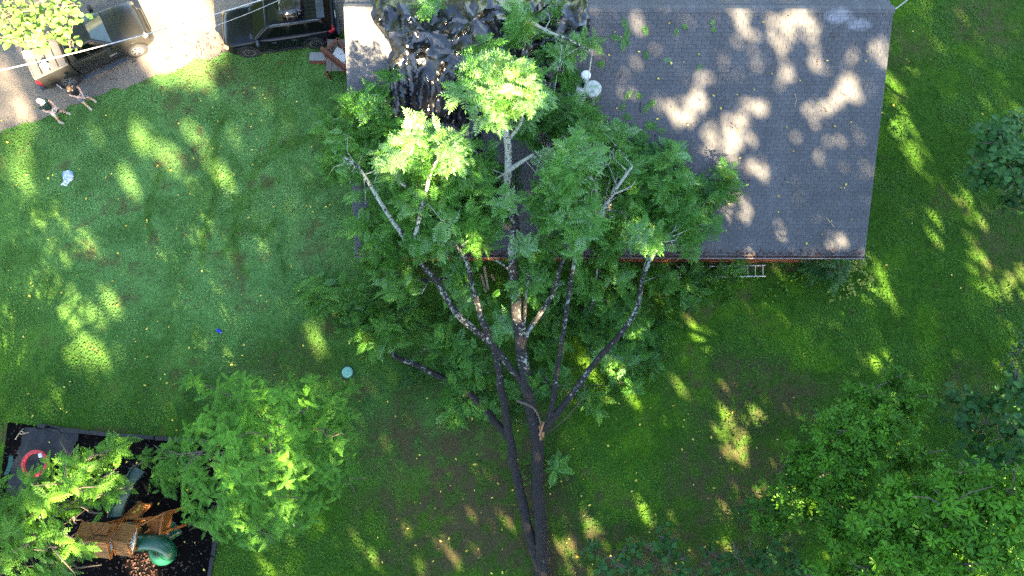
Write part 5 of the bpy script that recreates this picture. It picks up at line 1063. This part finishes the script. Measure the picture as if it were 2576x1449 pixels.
# ------------------------------------------------------------------ people
def skin(name, V, E, rad, mat, parent=None, sub=1):
    me = bpy.data.meshes.new(name); me.from_pydata([tuple(map(float, v)) for v in V], E, []); me.materials.append(mat)
    o = bpy.data.objects.new(name, me); COL.objects.link(o); o.parent = parent
    sk = o.modifiers.new('skin', 'SKIN'); sk.use_smooth_shade = True
    for i, r_ in enumerate(rad): me.skin_vertices[0].data[i].radius = (r_, r_) if not isinstance(r_, tuple) else r_
    me.skin_vertices[0].data[0].use_root = True
    s_ = o.modifiers.new('sub', 'SUBSURF'); s_.levels = sub; s_.render_levels = sub; return o
def person(label, loc, rz, shirt, shorts, hand_l, hand_r, headt, foot_l, foot_r, hat):
    """faces +x; hands, feet and head given in metres"""
    hl, hr, hd_, fl_, fr_ = map(np.array, (hand_l, hand_r, headt, foot_l, foot_r)); V = []; E = []; Rd = []
    def add(p, r_, par=None):
        V.append(np.array(p, float)); Rd.append(r_)
        if par is not None: E.append((par, len(V) - 1))
        return len(V) - 1
    pel = add((0, 0, .95), (.15, .12)); sp = add((.01, 0, 1.15), (.145, .105), pel); ch = add((.0, 0, 1.36), (.165, .115), sp); nk = add((.02, 0, 1.50), .055, ch); h0 = add(hd_ + [-.02, 0, -.07], (.075, .085), nk); h1 = add(hd_ + [0, 0, .03], (.078, .095), h0); add(hd_ + [0, 0, .10], (.05, .06), h1)
    add(hd_ + [.115, 0, -.04], .012, h0)
    joints = {}
    for s_, hnd in ((1, hl), (-1, hr)):
        shd = np.array((0, s_ * .19, 1.43)); elb = (shd + hnd) / 2 + np.array((-.13, s_ * .10, -.08)); a = add(shd, .064, ch); b = add(elb, .05, a); c = add(hnd, .034, b); d = hnd - elb; d /= np.linalg.norm(d)
        pm = add(hnd + d * .07, (.020, .034), c); lat = np.cross(d, [0, 0, 1]); lat /= np.linalg.norm(lat)
        for i, (o_, L) in enumerate(((-.030, .062), (-.010, .075), (.010, .070), (.030, .055))):
            f1 = add(hnd + d * .105 + lat * o_, .0085, pm); add(hnd + d * (.105 + L * .8) + lat * o_ * 1.1 + [0, 0, -.025], .007, f1)
        t1 = add(hnd + d * .05 + lat * .045 * s_, .009, c); add(hnd + d * .09 + lat * .06 * s_, .008, t1); joints[s_] = (shd, elb)
    for s_, ft_ in ((1, fl_), (-1, fr_)):
        hip = np.array((0, s_ * .10, .90)); kn = (hip + ft_) / 2 + np.array((.05, 0, .02)); an = ft_ + [0, 0, .09]; a = add(hip, .10, pel); b = add(kn, .066, a); cf = add((kn + an) / 2 + [-.015, 0, .05], .064, b); c = add(an, .044, cf); add(ft_ + [.13, s_ * .02, .035], .032, c); joints['l%d' % s_] = (hip, kn, an)
    body = skin('person', V, E, Rd, M['skin'], None, 1); body.location = [float(a) for a in loc]; body.rotation_euler = (0, 0, rz); tag(body, label, 'person', 'people standing by the pickup truck')
    sv_ = [(0, 0, .90), (.01, 0, 1.15), (0, 0, 1.37), (.015, 0, 1.47)]; se = [(0, 1), (1, 2), (2, 3)]; sr = [(.175, .145), (.165, .125), (.19, .135), .07]
    for s_ in (1, -1):
        a, b = joints[s_]; i = len(sv_); sv_ += [a + [0, s_ * .01, 0], a * .45 + b * .55]; se += [(2, i), (i, i + 1)]; sr += [.082, .072]
    skin('shirt', sv_, se, sr, M[shirt], body)
    pv = [(0, 0, .98), (0, 0, .88)]; pe = [(0, 1)]; pr = [(.165, .135), (.17, .14)]
    for s_ in (1, -1):
        a, b, c = joints['l%d' % s_]; i = len(pv); pv += [a, a * .15 + b * .85]; pe += [(1, i), (i, i + 1)]; pr += [.115, .098]
    skin('shorts', pv, pe, pr, M[shorts], body)
    for s_, ft_ in ((1, fl_), (-1, fr_)):
        mb = MB(); mb.box(ft_ + [.05, s_ * .01, .05], (.29, .105, .10)); o = mb.build('shoe', M['shoe'], body, True, bevel=.035, seg=3)
    for s_ in (1, -1): MB().lathe([(0, -.012), (.010, -.006), (.012, 0), (.010, .006), (0, .012)], 8, hd_ + [.092, s_ * .032, .0]).build('eye', M['device'], body, True)
    if hat:
        mb = MB().lathe([(.115, -.02), (.118, .03), (.10, .09), (.06, .125), (0, .135)], 20, hd_ + [-.015, 0, .03]); mb.build('cap', M['cap_tan'], body, True)
        mb = MB(); n_ = 9; top = []
        for k in range(n_):
            a = math.pi * (k / (n_ - 1) - .5); top.append((hd_[0] + .08 + .15 * math.cos(a), hd_[1] + .095 * math.sin(a) * 1.05, hd_[2] + .035 - .02 * math.cos(a)))
        mb.add(top + [(a, b, c + .012) for a, b, c in top], [tuple(reversed(range(n_))), tuple(range(n_, 2 * n_))] + [(i, i + 1, n_ + i + 1, n_ + i) for i in range(n_ - 1)]); mb.build('cap_brim', M['cap_white'], body)
    else:
        mb = MB().lathe([(.085, -.09), (.105, -.03), (.108, .03), (.09, .09), (.05, .12), (0, .13)], 18, hd_ + [-.025, 0, .02]); mb.build('hair', M['hair'], body, True)
    return body
fa = (P(218.6, 264.3) + P(242.6, 260.8)) / 2; fb = (P(172.4, 285.6) + P(155.5, 307.9)) / 2
hd_a = R(-38); hd_b = R(-22)
def back(p, h, d=.0): return (p[0] - math.cos(h) * d, p[1] - math.sin(h) * d, 0.0)
person('person in a black shirt and blue-grey shorts looking down at his hands', back(fa, hd_a, .05), hd_a, 'black_cotton', 'denim', (.34, .10, 1.10), (.36, -.06, 1.20), (.12, 0, 1.60), (.0, .20, 0), (.10, -.17, 0), False)
pb = person('person in a dark green shirt, white shorts and a cap holding a controller', back(fb, hd_b, .05), hd_b, 'green_cotton', 'white_cotton', (.36, .11, 1.06), (.36, -.11, 1.06), (.06, 0, 1.66), (.05, .24, 0), (-.02, -.26, 0), True)
cs, sn = math.cos(hd_b), math.sin(hd_b); q = np.array(pb.location)
rc = thing('remote_controller', 'black remote controller with a phone held by the person in the cap', 'controller', (q[0] + cs * .47, q[1] + sn * .47, 1.07), hd_b)
mb = MB(); mb.box((0, 0, 0), (.11, .20, .05), Matrix.Rotation(R(-25), 3, 'Y')); mb.build('grip', M['device'], rc, True, bevel=.015)
mb = MB(); mb.box((.07, 0, .05), (.08, .17, .012), Matrix.Rotation(R(-35), 3, 'Y')); mb.build('phone', M['glass'], rc, bevel=.004)
mb = MB()
for y_ in (-.06, .06): mb.tube([(.02, y_, .02), (.01, y_, .055)], .009, 6)
mb.build('stick', M['chrome'], rc)

# ------------------------------------------------------------------ stoop by the left wall
st = P(803, 150, 0); 
d_ = thing('porch_steps', 'concrete block step with a brown timber side left of the house wall', 'steps', st)
for a, b, z in ((779, 804, .40), (805, 832, .42)):
    q0 = P(a, 131, z); q1 = P(b, 151, z); mb = MB(); mb.box(((q0[0] + q1[0]) / 2 - st[0], (q0[1] + q1[1]) / 2 - st[1], z - .03), (abs(q1[0] - q0[0]), abs(q1[1] - q0[1]), .06)); mb.build('slab', M['concrete'], d_, bevel=.01)
q0 = P(779, 131, .35); q1 = P(834, 151, .35)
for i in range(2): mb = MB(); mb.box(((q0[0] + q1[0]) / 2 - st[0], q1[1] - st[1] + .02, .09 + i * .18), (abs(q1[0] - q0[0]), .09, .17)); mb.build('timber', M['red_wood'], d_, bevel=.008)
mb = MB(); mb.box(((q0[0] + q1[0]) / 2 - st[0], (q0[1] + q1[1]) / 2 - st[1] + .04, .17), (abs(q1[0] - q0[0]) - .04, abs(q1[1] - q0[1]) - .1, .34)); mb.build('block', M['concrete'], d_)
st = P(845, 130, 0); dk = thing('wooden_deck', 'small red-brown wooden landing with railings against the house end wall', 'deck', st)
y0, y1 = P(0, 175, .7)[1], P(0, 96, .7)[1]; x0 = P(822, 130, .7)[0]; x1 = XL + .25
nb_ = 9
for i in range(nb_):
    xx = x0 + (x1 - x0) * (i + .5) / nb_; mb = MB(); mb.box((xx - st[0], (y0 + y1) / 2 - st[1], .70), ((x1 - x0) / nb_ - .025, y1 - y0, .035)); mb.build('deck_board', M['grey_wood'], dk)
def rail(a, b, z0, n_):
    a = np.array(a) - st; b = np.array(b) - st
    MB().beam(a, b, .13, .045).build('handrail', M['red_wood'], dk)
    MB().beam(a * [1, 1, 0] + [0, 0, z0 + .1], b * [1, 1, 0] + [0, 0, z0 + .1], .04, .09).build('lower_rail', M['red_wood'], dk)
    for k in range(n_ + 1):
        p = a + (b - a) * k / n_; big = k in (0, n_); MB().box((p[0], p[1], (p[2] + (0 if big else z0)) / 2 - .02), (.09, .09, p[2] - .04) if big else (.04, .04, p[2] - z0 - .03)).build('post' if big else 'baluster', M['red_wood'], dk)
rail(P(808, 119, 1.5), P(872, 170, 1.5), .7, 11); rail(P(822, 124, 1.5), P(850, 97, 1.5), .7, 6); rail(P(850, 97, 1.5), P(864, 122, 1.5), .7, 4)
for k in ((x0, y0), (x0, y1), (x1 - .1, y0)): MB().box((k[0] - st[0], k[1] - st[1], .34), (.1, .1, .68)).build('post', M['red_wood'], dk)
q = P(859, 141, .95); cl_ = thing('white_cooler', 'white lidded box standing on the landing under the roof edge', 'cooler', (q[0], q[1], .72), R(-28))
MB().box((0, 0, .17), (.62, .46, .34)).build('tub', M['white_plastic'], cl_, True, bevel=.03); MB().box((0, 0, .37), (.65, .49, .07)).build('lid', M['white_paint'], cl_, True, bevel=.025); MB().tube([(.02, 0, .405), (.02, 0, .412)], .03, 14).build('emblem', M['device'], cl_)
q = P(863, 122, .95); jr = thing('glass_jar', 'round green glass jar beside the white box on the landing', 'jar', (q[0], q[1], .72)); MB().lathe([(0, 0), (.09, .02), (.12, .12), (.09, .22), (.05, .25)], 16).build('bowl', M['jar'], jr, True); MB().lathe([(.055, .25), (.055, .28), (0, .285)], 14).build('lid', M['chrome'], jr, True)

# ------------------------------------------------------------------ play area
bed = thing('bed_edging', 'low black timber edging round the dark mulch play area', 'edging', P(300, 1090))
e0 = P(300, 1090)
def edge(a, b, z=.07, wdt=.16): MB().beam(P(*a) * [1, 1, 0] + [0, 0, z] - e0, P(*b) * [1, 1, 0] + [0, 0, z] - e0, wdt, .14).build('timber', M['timber_black'], bed, bevel=.012)
for a, b in (((100,1070),(158,1079)), ((118,1072),(156,1084)), ((152,1080),(272,1092)), ((276,1093),(390,1101)), ((394,1102),(500,1109)), ((504,1109),(597,1116)), ((594,1116),(572,1218)), ((571,1222),(552,1322)), ((550,1328),(538,1396)), ((537,1400),(526,1470))): edge(a, b)
FB = [(60,1072),(200,1084),(206,1100),(190,1140),(120,1160),(95,1240),(60,1262),(20,1262),(25,1200),(45,1130)]
mb = MB(); fp = W2(FB); qx = np.linspace(min(p[0] for p in fp), max(p[0] for p in fp), 46); qy = np.linspace(min(p[1] for p in fp), max(p[1] for p in fp), 60)
A, Bq = np.meshgrid(qx, qy, indexing='ij'); ins = inpoly(A + (fbm(A * 2, Bq * 2) - .5) * .4, Bq, fp); H = .03 + .06 * np.abs(fbm(A * 2.0, Bq * 1.0, 3, 4) - .5) * 2 + .04 * fbm(A * 6, Bq * 2, 2, 8); vid = -np.ones(A.shape, int); k = 0
for i in range(A.shape[0]):
    for j in range(A.shape[1]): vid[i, j] = k; k += 1; mb.v.append((A[i, j], Bq[i, j], H[i, j]))
for i in range(A.shape[0] - 1):
    for j in range(A.shape[1] - 1):
        if ins[i, j] and ins[i + 1, j + 1] and ins[i + 1, j] and ins[i, j + 1]: mb.f.append((vid[i, j], vid[i + 1, j], vid[i + 1, j + 1], vid[i, j + 1])); mb.m.append(0)
o = mb.build('landscape_fabric', M['fabric'], None, True); tag(o, 'exposed grey-black weed fabric wrinkled over the corner of the mulch', 'fabric'); 
# chips of mulch
kk = 3500; mx = rng.uniform(-26, -11, kk); my = rng.uniform(-9, .6, kk); ok = inpoly(mx, my, MULCH) & ~inpoly(mx, my, fp); mp_ = np.stack([mx[ok], my[ok], np.full(ok.sum(), .035)], -1)
litter('mulch_chips', mp_, (.04, .11), simple('mulch_chip', (0.03, 0.022, 0.02), .9, var=.8, scale=9))
mx = rng.normal(P(375, 1415)[0], .7, 260); my = rng.normal(P(375, 1415)[1], .5, 260); litter('dry_leaves', np.stack([mx, my, np.full(260, .05)], -1), (.05, .11), M['brown_leaf'])
# ring swing and belt swing
q = P(88, 1166, .35); rg = thing('ring_swing', 'red padded ring swing hanging low over the weed fabric', 'swing', q)
mb = MB(); mb.tube([(.47 * math.cos(a), .47 * math.sin(a), .0) for a in np.linspace(0, 2 * math.pi, 33)], .075, 10, cap=False); mb.build('ring', M['red_plastic'], rg, True)
mb = MB(); mb.box((.22, .33, .02), (.14, .16, .16), .4); mb.build('clip', M['paper'], rg, bevel=.01)
ap = P(60, 1330, 2.4) - q
for a in (.6, 2.2, 3.9, 5.4): MB().tube([(.47 * math.cos(a), .47 * math.sin(a), .05), tuple(ap)], .010, 5).build('rope', M['trim_dark'], rg)
q = P(25, 1170, .5); bs_ = thing('belt_swing', 'dark green flat swing seat near the left edge of the mulch', 'swing', q, R(82))
mb = MB(); 
for i in range(7): mb.box((-.33 + .11 * i, 0, .06 * ((i - 3) / 3) ** 2), (.115, .17, .02))
mb.build('seat', M['teal'], bs_)
for sx in (-.37, .37): MB().tube([(sx, 0, .06), (sx * 1.1 + .0, -.35, 1.6)], .014, 5).build('chain', M['trim_dark'], bs_)
mb = MB(); mb.beam(P(15, 1290, 2.3), P(190, 1330, 2.5), .12, .12)
# playset
org = P(270, 1385, 0); ps = thing('wooden_playset', 'orange-brown wooden playset with gabled roofs, green tube slide and ramp', 'playset', org)
def Q(px, py, z): return P(px, py, z) - org
def slabs(name, a, b, c, d, n_, mat, th=.03, gap=.012):
    """boards between edge a-b (start) and d-c (end), running along a->b"""
    a, b, c, d = map(np.array, (a, b, c, d)); nr = np.cross(b - a, d - a); nr /= np.linalg.norm(nr)
    if nr[2] < 0: nr = -nr
    for i in range(n_):
        t0 = i / n_ + gap / 2; t1 = (i + 1) / n_ - gap / 2; v = [a + (d - a) * t0, b + (c - b) * t0, b + (c - b) * t1, a + (d - a) * t1]; j = (i % 2) * .004
        MB().add([p + nr * j for p in v] + [p - nr * th for p in v], [(0, 1, 2, 3), (7, 6, 5, 4), (0, 4, 5, 1), (1, 5, 6, 2), (2, 6, 7, 3), (3, 7, 4, 0)]).build(name, mat, ps)
def gable(r0, r1, e0, e1, f0, f1):
    slabs('roof_board', r0, r1, e1, e0, 8, M['cedar_roof']); slabs('roof_board', r0, r1, f1, f0, 8, M['cedar_roof'])
    for p, q in ((r1, e1), (r1, f1), (r0, e0), (r0, f0)): MB().beam(np.array(p) + [0, 0, -.05], np.array(q) + [0, 0, -.05], .035, .12).build('rafter', M['cedar'], ps)
rA = (Q(188,1357,3.3), Q(268,1366,3.3)); eA = (Q(208,1312,2.62), Q(291,1320,2.62)); fA = (Q(212,1398,2.62), Q(277,1406,2.62)); gable(*rA, *eA, *fA)
rB = (Q(281,1360,2.95), Q(319,1367,2.95)); eB = (Q(306,1316,2.35), Q(346,1321,2.35)); fB = (Q(291,1395,2.35), Q(331,1401,2.35)); gable(*rB, *eB, *fB)
# dormer on the upper slope
a, b, c_, d = Q(232,1322,2.95), Q(275,1327,2.95), Q(268,1346,3.1), Q(233,1344,3.1); slabs('dormer_board', a, b, Q(272,1316,2.85), Q(230,1311,2.85), 3, M['cedar_roof'])
MB().add([a, b, c_, d, a - [0, 0, .25], b - [0, 0, .25], c_ - [0, 0, .2], d - [0, 0, .2]], [(3, 2, 1, 0), (0, 1, 5, 4), (1, 2, 6, 5), (2, 3, 7, 6), (3, 0, 4, 7)]).build('dormer_wall', M['cedar'], ps)
# sunburst gable panels
for rr, ee, ff in ((rA[1], eA[1], fA[1]), (rB[1], eB[1], fB[1])):
    bs0 = (np.array(ee) + np.array(ff)) / 2 + [.02, 0, .05]
    for t in np.linspace(0.06, .94, 7):
        tip = (np.array(ee) * (1 - t * 2) + np.array(rr) * t * 2) if t < .5 else (np.array(rr) * (2 - 2 * t) + np.array(ff) * (2 * t - 1)); MB().beam(bs0, tip * .92 + bs0 * .08, .05, .03).build('sunburst_ray', M['white_paint'], ps)
    MB().beam(np.array(ee) - [0, 0, .02], np.array(ff) - [0, 0, .02], .09, .07).build('gable_beam', M['cedar'], ps)
# posts, deck, walls
zD = 1.45
cor = [Q(225,1325,2.6), Q(284,1330,2.6), Q(275,1392,2.6), Q(220,1390,2.6)]; cor2 = [Q(312,1325,2.3), Q(342,1326,2.3), Q(330,1392,2.3), Q(296,1390,2.3)]
gx0 = min(c[0] for c in cor); gx1 = max(c[0] for c in cor2); gy0 = min(c[1] for c in cor); gy1 = max(c[1] for c in cor)
tower = [(gx0 + .05, gy0 + .08), (gx1 - .05, gy0 + .08), (gx1 - .05, gy1 - .05), (gx0 + .05, gy1 - .05), ((gx0 + gx1) / 2 + .1, gy0 + .08), ((gx0 + gx1) / 2 + .1, gy1 - .05)]
for p in tower: MB().box((p[0], p[1], 1.2), (.10, .10, 2.4)).build('post', M['cedar'], ps, bevel=.008)
nb_ = 12
for i in range(nb_): MB().box((gx0 + (gx1 - gx0) * (i + .5) / nb_, (gy0 + gy1) / 2, zD), ((gx1 - gx0) / nb_ - .012, gy1 - gy0, .035)).build('deck_board', M['cedar'], ps)
for i in range(9): MB().box((gx0 + (gx1 - gx0) * (i + .5) / 9, gy0 + .02, zD + .40), ((gx1 - gx0) / 9 - .02, .03, .75)).build('wall_board', M['cedar'], ps)
for i in range(7): MB().box((gx0 + .02, gy0 + (gy1 - gy0) * (i + .5) / 7, zD + .40), (.03, (gy1 - gy0) / 7 - .02, .75)).build('wall_board', M['cedar'], ps)
# open landing to the right with rails
P1, P2, P3, P4 = Q(352,1320,2.0), Q(412,1291,2.0), Q(404,1340,1.6), Q(352,1352,1.6)
x1_, x2_ = P1[0], P2[0]; ya, yb_ = Q(380,1345,1.5)[1], Q(380,1300,1.5)[1]
for p, q in ((Q(345,1326,2.1), Q(412,1291,2.1)), (Q(412,1291,2.1), Q(402,1345,2.1)), (Q(330,1304,1.9), Q(410,1308,1.7)), (Q(345,1352,1.75), Q(378,1332,1.75))): MB().beam(p, q, .05, .10).build('rail', M['cedar'], ps)
for i in range(6): t = (i + .5) / 6; MB().box((x1_ + (x2_ - x1_) * t, (ya + yb_) / 2, zD), (abs(x2_ - x1_) / 6 - .015, abs(yb_ - ya), .035)).build('deck_board', M['cedar'], ps)
for p in (Q(412,1292,2.1), Q(402,1342,2.1), Q(376,1306,2.1)): MB().box((p[0], p[1], 1.05), (.09, .09, 2.1)).build('post', M['cedar'], ps)
for i in range(5):
    t = (i + .5) / 5; p = Q(412,1292,2.0) * (1 - t) + Q(402,1342,2.0) * t; MB().box((p[0], p[1], 1.65), (.03, .15, .72)).build('wall_board', M['cedar'], ps)
MB().beam(Q(365,1338,1.7), Q(362,1318,2.0), .04, .3).build('window_panel', M['glass'], ps)
# ramp with cleats
a, b, c_, d = Q(352,1264,.10), Q(380,1267,.10), Q(340,1307,1.5), Q(307,1303,1.5)
slabs('ramp_board', a, b, c_, d, 8, M['cedar'], .03, .028)
for p, q in ((a, d), (b, c_)): MB().beam(p + [0, 0, -.05], q + [0, 0, -.05], .05, .10).build('ramp_rail', M['cedar'], ps)
for t in (.25, .45, .62):
    p = (a + (d - a) * t) * .5 + (b + (c_ - b) * t) * .5; MB().lathe([(0, .07), (.05, .055), (.075, 0)], 10, p + [random.uniform(-.1, .1), 0, 0]).build('climbing_hold', M['yellow_plastic'], ps, True)
MB().tube([Q(320,1328,1.9), Q(328,1318,2.3)], .06, 12).build('telescope', M['teal'], ps, True); MB().box(Q(362,1322,1.6), (.34, .16, .05), .3).build('name_plate', M['yellow_plastic'], ps, bevel=.02)
# wavy slide
sl_ = [Q(292,1300,1.55), Q(300,1275,1.35), Q(312,1245,.95), Q(322,1225,.75), Q(334,1205,.40), Q(345,1190,.22), Q(351,1181,.20)]; mb = MB(); sec = [(-.27, .14), (-.24, .15), (-.21, .02), (.21, .02), (.24, .15), (.27, .14), (.25, -.03), (-.25, -.03)]; rings = []
pts = []
for i in range(len(sl_) - 1):
    for t in np.linspace(0, 1, 6)[: 5 if i < len(sl_) - 2 else 6]: pts.append(sl_[i] * (1 - t) + sl_[i + 1] * t)
for i, p in enumerate(pts):
    d = pts[min(i + 1, len(pts) - 1)] - pts[max(0, i - 1)]; d[2] = 0; d /= np.linalg.norm(d); lat = np.array([d[1], -d[0], 0])
    rings.append([p + lat * y_ + [0, 0, z_ + .03 * math.sin(i * .55)] for y_, z_ in sec])
mb.add([v for r_ in rings for v in r_], [(i * 8 + j, i * 8 + (j + 1) % 8, (i + 1) * 8 + (j + 1) % 8, (i + 1) * 8 + j) for i in range(len(rings) - 1) for j in range(8)]); fixn(mb.build('wave_slide', M['slide_green'], ps, True))
# tube slide
tp_ = [Q(333,1366,1.75), Q(352,1365,1.75), Q(378,1364,1.70), Q(400,1368,1.58), Q(420,1380,1.38), Q(424,1394,1.16), Q(410,1402,.98), Q(396,1394,.84), Q(396,1374,.72), Q(408,1356,.60), Q(422,1343,.48), Q(438,1331,.40)]
pp = []
for i in range(len(tp_) - 1):
    p0, p1, p2, p3 = tp_[max(i - 1, 0)], tp_[i], tp_[i + 1], tp_[min(i + 2, len(tp_) - 1)]
    for t in np.linspace(0, 1, 6)[: 5 if i < len(tp_) - 2 else 6]: pp.append(.5 * ((2 * p1) + (p2 - p0) * t + (2 * p0 - 5 * p1 + 4 * p2 - p3) * t * t + (3 * p1 - p0 - 3 * p2 + p3) * t ** 3))
mb = MB().tube(pp, [.31] * len(pp), 20, cap=False); ts = mb.build('tube_slide', M['green_plastic'], ps, True); so_ = ts.modifiers.new('wall', 'SOLIDIFY'); so_.thickness = .015
for j in (12, 24, 36):
    p = pp[j]; d = (pp[j + 1] - pp[j - 1]); d /= np.linalg.norm(d); MB().tube([p - d * .02, p + d * .02], .325, 20, cap=False).build('tube_seam', M['green_plastic'], ts, True)
d = pp[-1] - pp[-2]; d /= np.linalg.norm(d); MB().tube([pp[-1] - d * .1, pp[-1] + d * .12], [.315, .36], 20, cap=False).build('slide_exit', M['green_plastic'], ts, True)
MB().tube([Q(430,1336,1.0), Q(432,1335,.1)], .05, 8).build('slide_support', M['teal'], ps)
# bare dead branch lying on the playhouse roof
q0 = Q(166, 1346, 3.5) + org; db = thing('dead_branch', 'pale bare branch with dark twigs lying across the playhouse roof', 'branch', q0)
limb(db, q0, 'stem', [P(160,1344,3.5), P(200,1362,3.45), P(232,1374,3.2)], .04, .025, M['pale_wood'], 6, wob=.1)
for pts_ in ([(205,1364,3.45),(240,1350,3.35),(275,1322,3.0)], [(225,1352,3.3),(250,1330,3.1),(262,1318,2.9)], [(232,1372,3.2),(246,1362,3.3),(262,1350,3.3)], [(240,1350,3.3),(268,1340,3.1),(282,1330,2.9)]): limb(db, q0, 'twig', [P(*p) for p in pts_], .015, .007, M['bark'], 5, wob=.2)
q0 = P(45, 1090, .1); db = thing('dead_branch', 'small pale forked twig lying on the corner of the mulch bed', 'branch', q0)
for pts_ in ([(38,1106,.1),(48,1090,.15),(60,1078,.1)], [(48,1090,.15),(54,1092,.15),(72,1088,.1)], [(52,1084,.15),(64,1090,.1)]): limb(db, q0, 'twig', [P(*p) for p in pts_], .022, .012, M['pale_wood'], 5, wob=.2)

# ------------------------------------------------------------------ small things on the lawn
q = P(876, 937, .0); sp_ = thing('septic_lid', 'round mint green plastic septic lid set in the lawn', 'lid', q)
MB().lathe([(.27, 0), (.27, .13), (.25, .16), (.22, .16)], 36).build('rim', M['teal'], sp_, True); MB().lathe([(.225, .12), (.225, .175), (.20, .185), (.06, .185), (.05, .195), (0, .197)], 36).build('cover', M['mint'], sp_, True)
q = P(552, 833, .05); cn = thing('drink_can', 'small blue can lying on the lawn in the shade', 'can', (q[0], q[1], .075), R(-38))
mb = MB().lathe([(.05, -.12), (.07, -.10), (.07, .10), (.05, .12)], 16); mb.v = [(z, y, x) for x, y, z in mb.v]; mb.build('can_body', M['blue_can'], cn, True)
mb = MB().lathe([(0, .118), (.056, .118), (.056, .128), (0, .128)], 16); mb.v = [(z, y, x) for x, y, z in mb.v]; mb.build('can_end', M['alu'], cn, True)
bundle('snack_wrapper', 'crumpled white and blue plastic wrapper on the open lawn', 'wrapper', onz(P(176, 446), .02), (.42, .52, .22), simple('printed_film', (.75, .76, .86), .4, var=.1, scale=5, c2=(.12, .25, .70)), 12, .3)
mb = MB(); a = [P(152,466,.03), P(166,449,.05), P(180,452,.07), P(167,468,.03)]; mb.add(a + [p + [0, 0, .012] for p in a], [(3, 2, 1, 0), (4, 5, 6, 7), (0, 1, 5, 4), (1, 2, 6, 5), (2, 3, 7, 6), (3, 0, 4, 7)]); o = mb.build('paper_sheet', M['paper'], None); tag(o, 'folded white paper sheet tucked beside the crumpled wrapper', 'paper')
MB().beam(P(163, 454, .075), P(176, 453, .09), .07, .006).build('printed_strip', M['device'], o)
# ladder on the ground by the wall
lz = .30; A0, A1, B0_, B1_ = P(1703, 672, lz), P(1926, 668, lz), P(1705, 698, lz), P(1926, 695, lz); ld = thing('extension_ladder', 'aluminium extension ladder lying flat in the weeds along the brick wall', 'ladder', A0)
MB().beam(A0 - A0, A1 - A0, .035, .08).build('side_rail', M['alu'], ld); MB().beam(B0_ - A0, B1_ - A0, .035, .08).build('side_rail', M['alu'], ld)
for t in np.linspace(.03, .97, 12): p = A0 + (A1 - A0) * t - A0; q = B0_ + (B1_ - B0_) * t - A0; MB().tube([p, q], .018, 8).build('rung', M['alu'], ld, True)
# wires
def wire(label, pts, r, name='power_line'):
    pts = [np.array(p) for p in pts]; out = []
    for i in range(len(pts) - 1):
        for t in np.linspace(0, 1, 12)[: 11 if i < len(pts) - 2 else 12]: q = pts[i] * (1 - t) + pts[i + 1] * t; q[2] -= .25 * math.sin(math.pi * t); out.append(q)
    org = out[0]; o = MB().tube(out, r, 6).build(name, M['cable'], None, True, origin=org); o.location = [float(a) for a in org]; tag(o, label, 'cable')
wire('thick pale overhead cable crossing above the pickup and the black car', [P(-120,204,7.2), P(720,-20,7.0)], .019)
wire('thin overhead wire running just above the thick pale cable', [P(330,128,7.6), P(760,-26,7.3)], .008)
wire('grey service cable leaving the right end of the roof ridge', [P(2249,23,6.2), P(2300,-16,6.6), P(2420,-110,7.0)], .022, 'service_cable')
mb = MB(); mb.beam(P(2030, 600, 2.86), P(2032, 600, 2.86), .01, .01)
for lab, pts in (('thin crooked bare twig lying mid slope on the sunny shingles', [(1999,236),(2003,250),(2000,262),(2001,272)]), ('curved dry twig lying low on the shaded shingles', [(2078,548),(2088,558),(2100,572)]), ('dark bare twig standing beside the lower spray on the shingles', [(1613,258),(1610,272),(1611,284)])):
    q0 = PR(*pts[0], .03); t = thing('roof_twig', lab, 'twig', q0); limb(t, q0, 'stem', [PR(*p, .035) for p in pts], .016, .009, M['pale_wood'] if 'dark' not in lab else M['bark'], 5, wob=.2)
